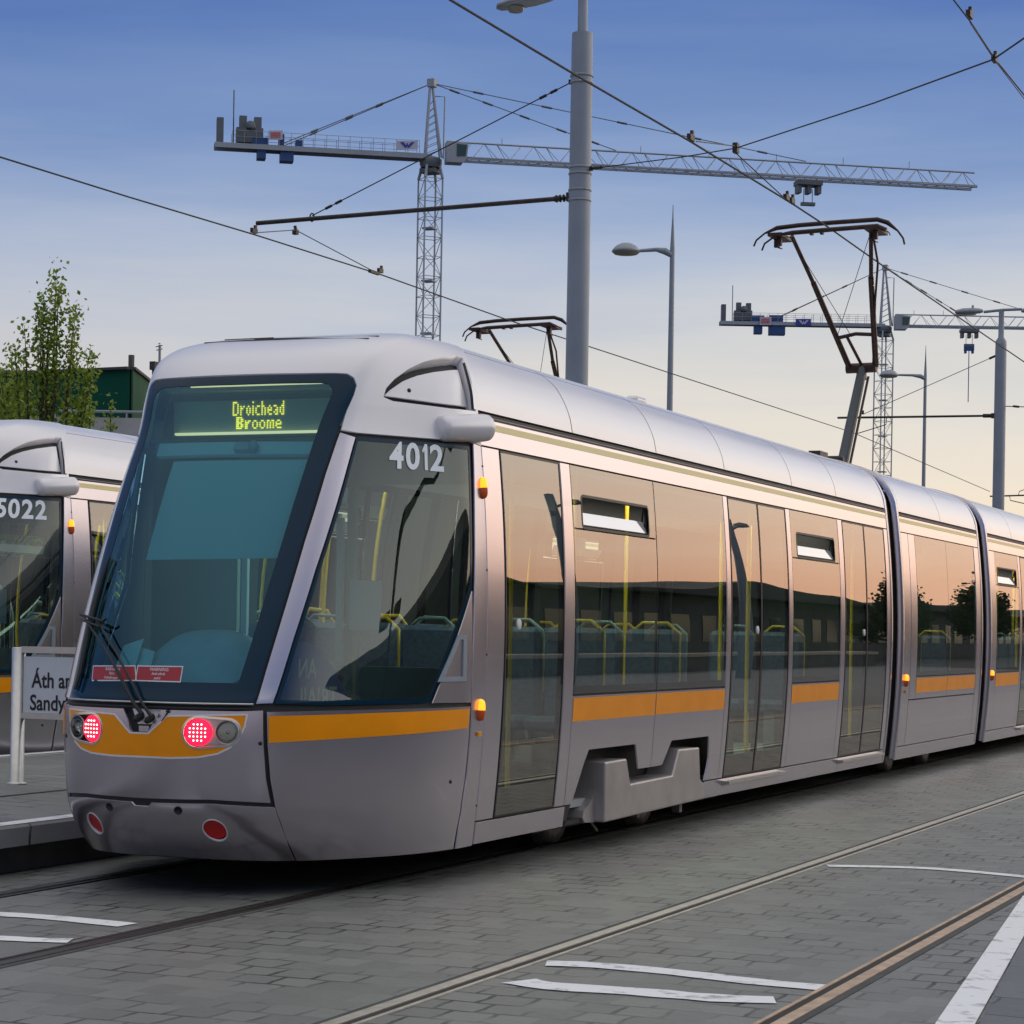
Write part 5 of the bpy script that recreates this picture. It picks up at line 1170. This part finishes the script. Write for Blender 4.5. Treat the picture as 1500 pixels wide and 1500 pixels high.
def crane(label, D, base_px, slew_px, apex_px, tail_px, tip_px, tail_D, tip_D, mast_w, scale, trolley_px, sign_px, w_sign, cw, light):
    c = at(*base_px, D); O = np.array([c[0], c[1], 0.]); root = thing('tower_crane', label, 'crane', tuple(O), 'tower cranes on the skyline')
    zs = at(*slew_px, D)[2]; top = at(*apex_px, D); S = np.array([c[0], c[1], zs]); ax = AR*np.array([1, 1, 0]); ax /= np.linalg.norm(ax); ay = np.array([-ax[1], ax[0], 0.])
    ang = RAD(24); mx = ax*math.cos(ang)+ay*math.sin(ang); my = -ax*math.sin(ang)+ay*math.cos(ang)
    mb = MB(O); lattice_box(mb, O, S-np.array([0, 0, 1.6]), mx, my, mast_w/1.32, 1.5, .075, .032)
    for z in np.arange(4, zs-2.5, 4.0): mb.box((c[0], c[1], z), (.9, .9, .12))
    for k in range(4):
        a = (mx if k < 2 else -mx)*mast_w/2.64+(my if k % 2 else -my)*mast_w/2.64; mb.tube([S-np.array([0, 0, 1.6])+a, S-np.array([0, 0, .2])+a*.6], .12, 5)
    mb.build('mast', M['crane'], root)
    MB(O).lathe([(.75, -.75), (.85, -.5), (.85, -.1), (.6, .05), (0, .05)], S, (0, 0, 1), 18).box(S+np.array([0, 0, -1.0]), (1.3, 1.3, .3)).build('slewing_ring', M['crane_dark'], root)
    tail = at(*tail_px, tail_D); tip = at(*tip_px, tip_D); jd = tip-S; jd[2] = 0; jl = np.linalg.norm(jd); jd /= jl; jy = np.array([-jd[1], jd[0], 0]); up = np.array([0, 0, 1.])
    # cat head
    A = np.array([c[0], c[1], top[2]]); mb = MB(O)
    for s1 in (-1, 1):
        mb.tube([S-jd*.45+jy*.5*s1, A-jd*.15+jy*.1*s1], .09, 4).tube([S+jd*.75+jy*.5*s1, A+jd*.0+jy*.1*s1], .08, 4)
        for t in np.linspace(.05, .7, 8):
            p = (S-jd*.45+jy*.5*s1)*(1-t)+(A-jd*.15+jy*.1*s1)*t; t2 = t+.08; q = (S+jd*.75+jy*.5*s1)*(1-t2)+(A+jy*.1*s1)*t2; mb.tube([p, q], .03, 3)
    for t in np.linspace(0, .75, 8):
        p = (S-jd*.45)*(1-t)+(A-jd*.15)*t; w_ = .5*(1-t)+.1*t; mb.tube([p+jy*w_, p-jy*w_], .03, 3)
    mb.tube([A*.83+S*.17+jd*.1, A*.83+S*.17+jd*1.0, S+jd*.95], .06, 4); mb.box(A, (.6, .6, .6)); mb.build('cat_head', M['crane'], root)
    # counter jib: twin girders with a railed walkway
    T = S-jd*np.linalg.norm((tail-S)[:2]); mb = MB(O); hz = np.array([0, 0, .15])
    for s1 in (-1, 1): mb.box((S+T)/2+jy*.65*s1, (np.linalg.norm(T-S), .14, .34), jd, jy, up)
    mb.box((S+T)/2+np.array([0, 0, .2]), (np.linalg.norm(T-S), 1.2, .06), jd, jy, up); mb.build('counter_jib', M['crane'], root)
    n = 16; mb = MB(O)
    for s1 in (-1, 1):
        for i in range(n+1): p = T+(S-T)*(.08+.86*i/n)+jy*.75*s1; mb.tube([p+up*.2, p+up*1.15], .025, 3)
        for h in (.7, 1.15): mb.tube([T+(S-T)*.08+jy*.75*s1+up*h, T+(S-T)*.94+jy*.75*s1+up*h], .022, 3)
    mb.build('handrail', M['crane'], root)
    # winch and counterweights
    mb = MB(O); p = T+jd*.4; mb.box(p+up*1.1, (.5, 1.0, 2.0), jd, jy, up).box(p+jd*2.2+up*.9, (2.0, 1.0, 1.1), jd, jy, up).box(p+jd*1.7+up*1.9, (.55, .7, .9), jd, jy, up).box(p+jd*2.8+up*1.85, (.55, .7, .9), jd, jy, up).lathe([(0, -.5), (.42, -.5), (.42, .5), (0, .5)], p+jd*2.25+up*1.55, jy, 14).tube([p+jd*1.0, p+jd*1.0+up*4.3], .05, 5); mb.build('winch', M['crane_dark'], root)
    mb = MB(O)
    for (a, l, z, h) in cw: mb.box(T+jd*a+up*z, (l, 1.1, h), jd, jy, up)
    mb.build('counterweight', M['crane_blue'], root)
    # jib
    J = S+up*.1; E_ = S+jd*jl; mb = MB(O); lattice_box(mb, J+jd*1.2, E_, jy, up, 1.25, 1.9, .075, .035, True)
    for s1 in (-1, 1): mb.box((J+E_)/2+jy*.6*s1+jd*.6, (jl-1.2, .14, .2), jd, jy, up)
    for i in range(7): q = J+jd*jl*(i+1)/8+up*1.25; mb.tube([q, q+up*.5], .03, 4)
    mb.build('jib', M['crane'], root)
    # tie bars
    mb = MB(O)
    for P in (J+jd*jl*.33+up*1.3, J+jd*jl*.68+up*1.3):
        mb.tube([A, P], .035, 4)
        for t in (.12, .3, .5, .7, .88): q = A+(P-A)*t; mb.tube([q-(P-A)/np.linalg.norm(P-A)*.4, q+(P-A)/np.linalg.norm(P-A)*.4], .085, 4)
    for s1 in (-1, 1):
        P = T+(S-T)*.30+jy*.6*s1+up*.3; mb.tube([A, P], .035, 4)
        for t in (.35, .55, .78): q = A+(P-A)*t; mb.tube([q-(P-A)/np.linalg.norm(P-A)*.3, q+(P-A)/np.linalg.norm(P-A)*.3], .08, 4)
    mb.build('tie_bar', M['crane_dark'], root)
    # cab under the jib root
    k = S+jd*1.75-jy*.9; mb = MB(O); cp_ = [(-.75, -.5), (.5, -.5), (.8, -.1), (.9, 1.0), (-.75, 1.1)]
    mb.prism([k+jd*a+up*b-jy*.6 for a, b in cp_], jy*1.2); cab = mb.build('operator_cab', M['crane'], root)
    MB(O).prism([k+jd*a+up*b-jy*.63 for a, b in [(.0, -.05), (.68, .0), (.78, .85), (.0, .9)]], jy*1.26).build('cab_glass', M['crane_cab'], cab)
    # signs
    def board(px0, px1, py0, py1, mat, nm):
        d0 = np.linalg.norm((S-np.array([0, 0, 0]))[:2]); 
        # stands on the near side of the counter jib
        def onjib(px, py):
            d = ray(px, py); nrm = -jy; pt = S+nrm*.85; t = ((pt-CAM)@nrm)/(d@nrm); return CAM+d*t
        P = [onjib(px0, py0), onjib(px1, py0), onjib(px1, py1), onjib(px0, py1)]
        return MB(O).prism(P, jy*.08).build(nm, mat, root), P
    for (q, mt, kind) in sign_px:
        o, P = board(*q, mt, 'sign_board'); ex_ = P[1]-P[0]; ey_ = P[0]-P[3]; o0 = P[3]-jy*.03
        if kind == 'W':
            L = [(.10, .82), (.30, .82), (.44, .42), (.47, .70), (.53, .70), (.56, .42), (.72, .82), (.92, .82), (.62, .18), (.54, .18), (.50, .38), (.46, .18), (.38, .18)]
            m2 = M['sign_blue'] if mt is M['crane_sign'] else M['crane_sign']
            MB(O).prism([o0+ex_*(.08+.84*a)+ey_*b for a, b in L], jy*.02).build('emblem', m2, o)
        else:
            mb = MB(O)
            for r_ in range(3): mb.prism([o0+ex_*a+ey_*b for a, b in ((.12, .2+.22*r_), (.85, .2+.22*r_), (.85, .34+.22*r_), (.12, .34+.22*r_))], jy*.02)
            mb.build('lettering_rows', M['sign_red'], o)
    # trolley and hook
    tp = None
    if trolley_px:
        d = ray(*trolley_px); pt = S; t = ((pt-CAM)@jy)/(d@jy); tp = CAM+d*t; tp[2] = S[2]-.35
        mb = MB(O); mb.box(tp, (2.0, 1.3, .35), jd, jy, up)
        for s1 in (-.8, 0, .8): mb.box(tp+jd*s1-up*.45, (.3, .9, .7), jd, jy, up)
        mb.tube([tp-jd*.35-up*.4, tp-jd*.35-up*1.5], .03, 4).tube([tp+jd*.35-up*.4, tp+jd*.35-up*1.5], .03, 4).box(tp-up*1.6, (1.1, .4, .25), jd, jy, up); mb.build('trolley', M['crane_dark'], root)
    return root, tp, O, S, jd, jy
D1 = 170
crane('tall tower crane with its whole long jib showing, mast rising left of the tall pole', D1, (627, 480), (629, 232), (630, 122), (315, 205), (1427, 271), D1*.9785, D1*1.0466, 1.87, 1, (1184, 262),
      [((581, 612, 206, 218.5), M['crane_sign'], 'W'), ((394, 414, 191, 204.5), M['crane_sign'], 'red')], 0, [(3.4, 1.2, .5, .5), (5.0, .35, .5, 1.2), (3.5, .65, -.45, .7), (5.4, 1.0, -.5, .8), (6.3, .5, .4, .6)], 0)
D2 = 250
res2 = crane('distant tower crane low behind the raised pantograph', D2, (1292, 680), (1294, 478), (1287, 392), (1054, 479), (1640, 474), D2*1.0, D2*1.0, 1.95, 1, (1420, 478),
      [((1166, 1188, 467, 477), M['sign_blue'], 'W'), ((1113, 1130, 464, 476), M['crane_sign'], 'red')], 0, [(4.2, 1.5, .5, .8), (6.3, 1.5, .5, .9), (4.3, .9, -.55, 1.1), (6.4, 1.8, -.6, 1.2)], 0)
root_, tp, O_, S_, jd_, jy_ = res2
hk = CAM+ray(1420, 511)*np.linalg.norm(tp-CAM)/np.linalg.norm(ray(1420, 511)); hk = np.array([tp[0], tp[1], hk[2]]); up = np.array([0, 0, 1.])
mb = MB(O_); mb.tube([tp-up*1.6, hk], .02, 3).box(hk, (1.1, .4, .5), jd_, jy_, up).box(hk-up*.35-jd_*.4, (.25, .3, .4), jd_, jy_, up).box(hk-up*.35+jd_*.4, (.25, .3, .4), jd_, jy_, up).tube([hk, hk-up*6.0], .05, 4); mb.build('hook_block', M['crane_blue'], root_)

# ------------------------------------------------------------------ trees
def tree(label, x, y, h, spread, nl, leafs, mat, seed, upright=.6, lsize=.10, name='young_tree', group='trees beyond the trams', zlo=.12, shoots=()):
    rnd = random.Random(seed); O = np.array([x, y, 0.]); root = thing(name, label, 'tree', tuple(O), group)
    tr = MB(O); tr.tube([(x, y, 0), (x+.03, y, h*.3), (x, y+.05, h*.6), (x+.02, y, h*(.86 if shoots else .98))], [h*.013, h*.010, h*.006, .006], 8)
    segs = [((x+.0, y, h*.5), (x+.01, y, h*.8), .35), ((x+.01, y, h*.78), (x+.02, y, h*(.9 if shoots else 1)), .9)]
    for i in range(nl):
        t = zlo+((.56 if shoots else .82)-zlo)*((i+.5)/nl)**.9; a = i*2.4+rnd.uniform(-.4, .4); r = spread*(1-t)**1.15*rnd.uniform(.45, 1.1); p = np.array([x+.02, y, h*t])
        ti = h*(t+(1-t)*rnd.uniform(.25, .75)*upright/.6*min(1, .55+.45*rnd.random())); ti = min(ti, h*(.97-.42*r/spread)); ti = max(ti, h*t+.2)
        dv = np.array([math.cos(a), math.sin(a), 0]); q = p+dv*r*.7+np.array([0, 0, (ti-h*t)*.22]); s_ = np.array([x, y, ti])+dv*r*1.05; m = (q+s_)/2+dv*r*.08
        tr.tube([p, q, m, s_], [h*.0045, h*.0034, h*.002, .003], 5); segs += [(p*.35+q*.65, q, .7), (q, m, 1.3), (m, s_, 1.2)]
        for j in range(4):
            u = rnd.uniform(.1, .95); b = q*(1-u)+m*u; e = b+np.array([rnd.uniform(-.25, .25), rnd.uniform(-.25, .25), rnd.uniform(.25, .7)])*max(.25, r)*.8; tr.tube([b, e], [h*.0014, .002], 4); segs.append((b, e, 1.2))
    for dx, dy, tp in shoots:
        e = np.array([x, y, h*tp])+AR*np.array([1, 1, 0])*dx*1.15+np.array([0, dy, 0]); b = np.array([x, y, h*(.42+.12*rnd.random())]); q = b*.55+e*.45+AR*np.array([1, 1, 0])*dx*.35
        tr.tube([b, q, e], [h*.005, h*.003, .003], 5); segs += [(q, e, 1.5), (b*.4+q*.6, q, .9)]
    tr.build('trunk', M['bark'], root)
    ns = len(segs); cum = np.cumsum([np.linalg.norm(np.subtract(b, a))*w for a, b, w in segs]); cum = cum/cum[-1]; vs = []; fs = []
    for k in range(leafs):
        i = int(np.searchsorted(cum, rnd.random())); a, b, _ = segs[min(i, ns-1)]; t = rnd.random(); t = round(t*9)/9+rnd.gauss(0, .03) if rnd.random() < .6 else t; c = np.array(a)*(1-t)+np.array(b)*t
        j = lsize*.95; c = c+np.array([rnd.gauss(0, j), rnd.gauss(0, j), rnd.gauss(0, j)])
        th, ph = rnd.uniform(0, 6.28), rnd.uniform(-1.2, 1.2); d1 = np.array([math.cos(th)*math.cos(ph), math.sin(th)*math.cos(ph), math.sin(ph)]); d2 = np.cross(d1, [rnd.gauss(0, 1) for _ in range(3)]); d2 /= np.linalg.norm(d2)+1e-9
        s = lsize*rnd.uniform(.6, 1.25); b0 = len(vs); vs += [c-d1*s*.5, c+d2*s*.34, c+d1*s*.55, c-d2*s*.34]; fs.append((b0, b0+1, b0+2, b0+3))
    MB(O).add(vs, fs).build('crown', mat, root)
    return root
DT = 34.
c = at(66, 600, DT); ht = at(78, 394, DT)[2]
tree('sparse young tree with tall upright shoots behind the left tram', c[0], c[1], ht, 1.5, 22, 12500, M['leaf'], 3, lsize=.075, shoots=[(.12, 0, 1.), (.34, .1, .925), (.40, -.1, .89), (-.12, .1, .92), (-.29, 0, .875), (-.47, .1, .83), (.54, .1, .83), (.20, -.1, .955), (-.05, 0, .945), (.62, 0, .78), (-.62, 0, .77)])
c = at(120, 640, DT+1.5); tree('lower bushy sapling to the right of the tall sparse tree', c[0], c[1], at(122, 525, DT+1.5)[2], 1.0, 30, 8500, M['leaf'], 5, lsize=.075)
c = at(160, 640, DT+3); tree('small sapling showing between the left tram roof and the windscreen pillar', c[0], c[1], at(158, 585, DT+3)[2], .45, 20, 4200, M['leaf'], 8, lsize=.075)
c = at(14, 640, DT+2); tree('bushy sapling at the left picture edge behind the tram roof', c[0], c[1], at(14, 505, DT+2)[2], 1.1, 30, 8500, M['leaf'], 11, lsize=.075)

# ------------------------------------------------------------------ buildings on the left skyline
DB = 75.
def vwall(a, b, z0, z1, t=.3):
    a = np.array([a[0], a[1], 0]); b = np.array([b[0], b[1], 0]); d = (b-a)/np.linalg.norm(b-a); n = np.array([-d[1], d[0], 0]); return a, b, d, n
A_ = at(95, 560, DB); B_ = at(190, 560, DB*.985); zt_ = at(190, 547, DB)[2]; Cc = at(250, 560, DB*1.12)
O = np.array([B_[0], B_[1], 0.]); gb = thing('green_building', 'dark green clad industrial building behind the sparse tree', 'building', tuple(O))
up = np.array([0, 0, 1.])
A0, B0, C0 = [np.array([p[0], p[1], 0]) for p in (A_, B_, Cc)]; dA = (A0-B0)/np.linalg.norm(A0-B0); dC = (C0-B0)/np.linalg.norm(C0-B0); A0 = B0+dA*9
mb = MB(O); mb.prism([A0, B0, B0+up*zt_, A0+up*zt_], dC*9); mb.build('wall', M['green_wall'], gb)
pc = MB(O); nC = np.cross(dC, up); nC = nC if nC@(CAM-B0) > 0 else -nC
pc.prism([B0+nC*.05+dC*.02, C0+nC*.05, C0+nC*.05+up*zt_, B0+nC*.05+dC*.02+up*zt_], nC*.06); pc.build('gable_panel', M['green_pale'], gb)
mb = MB(O); nA = np.cross(dA, up); nA = nA if nA@(CAM-B0) > 0 else -nA
mb.prism([A0+nA*.15+up*zt_, B0+nA*.15+up*zt_, B0+nA*.15+up*(zt_+.09), A0+nA*.15+up*(zt_+.09)], -nA*.4).prism([B0+nC*.2+up*(zt_+.002), C0+nC*.2+up*(zt_+.002), C0+nC*.2+up*(zt_+.092), B0+nC*.2+up*(zt_+.092)], -nC*.4); mb.build('roof_trim', M['dark_roof'], gb)
s_ = at(139, 600, DB); mb = MB(O)
for f in (.28, .56, .8): p = B0+dA*9*f+nA*.02; mb.prism([p, p+dA*.08, p+dA*.08+up*zt_, p+up*zt_], nA*.04)
mb.build('cladding_joint', M['green_pale'], gb)
p = at(190, 530, DB*1.0); MB(O).lathe([(.10, zt_), (.10, at(190, 523, DB)[2]), (0, at(190, 523, DB)[2])], (B0[0]+dA[0]*.3-nA[0]*.5, B0[1]+dA[1]*.3-nA[1]*.5, 0), (0, 0, 1), 12).build('chimney', M['dark_roof'], gb)
p = at(234, 520, DB*1.1); MB(O).tube([(p[0], p[1], zt_-.2), (p[0], p[1], at(234, 505, DB*1.1)[2])], .05, 6).tube([at(228, 508, DB*1.1), at(238, 506, DB*1.1)], .02, 4).tube([at(229, 513, DB*1.1), at(238, 511, DB*1.1)], .02, 4).tube([at(232, 503, DB*1.1), at(235, 503, DB*1.1)], .02, 4).build('aerial', M['lamp_grey'], gb)
p = at(226, 536, DB*1.08); MB(O).box(p, (.22, .3, .3)).tube([p-up*.9, p], .08, 6).build('floodlight', M['dark_roof'], gb)
b0 = at(-60, 600, 110.); b1 = at(44, 600, 110.); zt_ = at(20, 550, 110.)[2]; O = np.array([b1[0], b1[1], 0.])
bb = thing('blue_building', 'pale blue clad shed at the left edge behind the tree', 'building', tuple(O))
a0, a1 = np.array([b0[0], b0[1], 0]), np.array([b1[0], b1[1], 0]); d = (a1-a0)/np.linalg.norm(a1-a0); n = np.cross(d, up); n = n if n@(CAM-a0) < 0 else -n
MB(O).prism([a0, a1, a1+up*zt_, a0+up*zt_], n*8).build('wall', M['blue_wall'], bb)
MB(O).prism([a0-n*.1+up*zt_, a1-n*.1+up*zt_, a1-n*.1+up*(zt_+.25), a0-n*.1+up*(zt_+.25)], n*8.2).build('roof_trim', M['lamp_grey'], bb)
mb = MB(O)
for f in (.62, .75, .88): q = a0+(a1-a0)*f-n*.03; mb.prism([q+up*(zt_-2.6), q+d*1.0+up*(zt_-2.6), q+d*1.0+up*(zt_-1.4), q+up*(zt_-1.4)], n*.02)
mb.build('window_strip', M['crane_cab'], bb)
# concrete ramp wall with a steel railing
DR = 56.; r0, r1 = at(-80, 640, DR), at(300, 640, DR); zr = at(180, 612, DR)[2]; O = np.array([r0[0], r0[1], 0.])
a0, a1 = np.array([r0[0], r0[1], 0]), np.array([r1[0], r1[1], 0]); d = (a1-a0)/np.linalg.norm(a1-a0); n = np.cross(d, up); n = n if n@(CAM-a0) < 0 else -n
rw = thing('concrete_wall', 'grey concrete ramp wall topped by a steel railing behind the saplings', 'wall', tuple(O))
MB(O).prism([a0, a1, a1+up*zr, a0+up*zr], n*.4).build('wall', M['concrete'], rw)
mb = MB(O); zh = at(180, 602, DR)[2]; L = np.linalg.norm(a1-a0)
for i in range(int(L/.9)): q = a0+d*i*.9+n*.2; mb.tube([q+up*zr, q+up*zh], .025, 4)
for h in (zh, (zh+zr)/2+.08): mb.tube([a0+n*.2+up*h, a1+n*.2+up*h], .035, 6)
mb.build('railing', M['lamp_grey'], rw)

# ------------------------------------------------------------------ the right side of the street, mirrored in the tram windows
O = np.array([19., 34., 0.]); sb = thing('station_building', 'low dark building on the right, seen mirrored in the tram windows', 'building', tuple(O))
def slab(x0, x1, y0, y1, z0, z1, nm, m, p): return MB(O).box(((x0+x1)/2, (y0+y1)/2, (z0+z1)/2), (x1-x0, y1-y0, z1-z0)).build(nm, m, p)
slab(18, 28, 22, 130, 0, 3.7, 'wall', M['dark_building'], sb)
mb = MB(O); tops = [(y, 4.05+.42*math.sin((y-22)*.20)+.16*math.sin((y-22)*.53)+.25*(y > 58)*math.sin((y-58)*.11)) for y in np.linspace(21.4, 131, 90)]
mb.prism([(17.2, 21.4, 3.702)]+[(17.2, y, z) for y, z in tops]+[(17.2, 131, 3.702)], (11.3, 0, 0)); mb.build('roof', M['dark_roof'], sb)
mb = MB(O)
for i in range(40): mb.box((17.99, 24+i*2.6, 1.9), (.06, 1.5, 1.5))
mb.build('window_row', M['crane_cab'], sb)
O = np.array([21., 3., 0.]); sb2 = thing('curved_roof_hall', 'dark hall with a curved roof on the right, mirrored in the driver window', 'building', tuple(O))
mb = MB(O); pr = [(18, 0), (40, 0), (40, 6.6)]+[(40-(22)*t, 3.6+4.6*math.sin(math.pi*(.14+.72*t))) for t in np.linspace(0, 1, 12)]
mb.prism([(x, -6, z) for x, z in pr], (0, 26, 0)); mb.build('wall', M['dark_building'], sb2)
for i, (x, y, h) in enumerate(((15, 72, 5.6), (15, 88, 6.2), (14, 106, 6.6))):
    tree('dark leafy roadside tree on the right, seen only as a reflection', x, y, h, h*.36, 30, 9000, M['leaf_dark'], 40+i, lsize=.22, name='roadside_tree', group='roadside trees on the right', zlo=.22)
O = np.array([9.6, 3.5, 0.]); fp = thing('floodlight_pole', 'dark pole with two tilted floodlights, mirrored in the driver window', 'pole', tuple(O))
MB(O).tube([O, O+up*6.5], [.11, .08], 12).build('post', M['dark_metal'], fp)
for s in (-1, 1): MB(O).box(O+np.array([0, s*.38, 4.1]), (.22, .42, .26)).tube([O+up*4.0, O+np.array([0, s*.3, 4.1])], .04, 6).build('floodlight', M['dark_metal'], fp)
for (y, x) in ((27., 10.5), (36., 10.0)):
    O = np.array([x, y, 0.]); pl = thing('lamp_standard', 'white painted lamp standard on the right platform, mirrored in the rear doors', 'street lamp', tuple(O), 'lamp standards on the right platform')
    MB(O).lathe([(.13, 0), (.12, 3.), (.08, 5.6), (0, 5.62)], O, (0, 0, 1), 14).build('post', M['pole'], pl); MB(O).tube([O+up*5.2, O+up*5.45+np.array([0, .9, 0])], .04, 8).lathe([(.22, 0), (.18, .12), (0, .18)], O+up*5.4+np.array([0, 1.0, 0]), (0, 0, 1), 14).build('lamp_head', M['lamp_grey'], pl)

O = np.array([13., 6., 0.]); lw = thing('mirror_line_wall', 'low dark wall with a pale stone coping added on the right to mirror a pale line in the lower windows', 'wall', tuple(O))  # unseen wall added so its pale coping mirrors in the lower windows
slab(13, 13.4, -4, 60, 0, .62, 'wall', M['dark_building'], lw); slab(12.95, 13.45, -4.05, 60.05, .62, .76, 'coping', M['rail_pale'], lw)
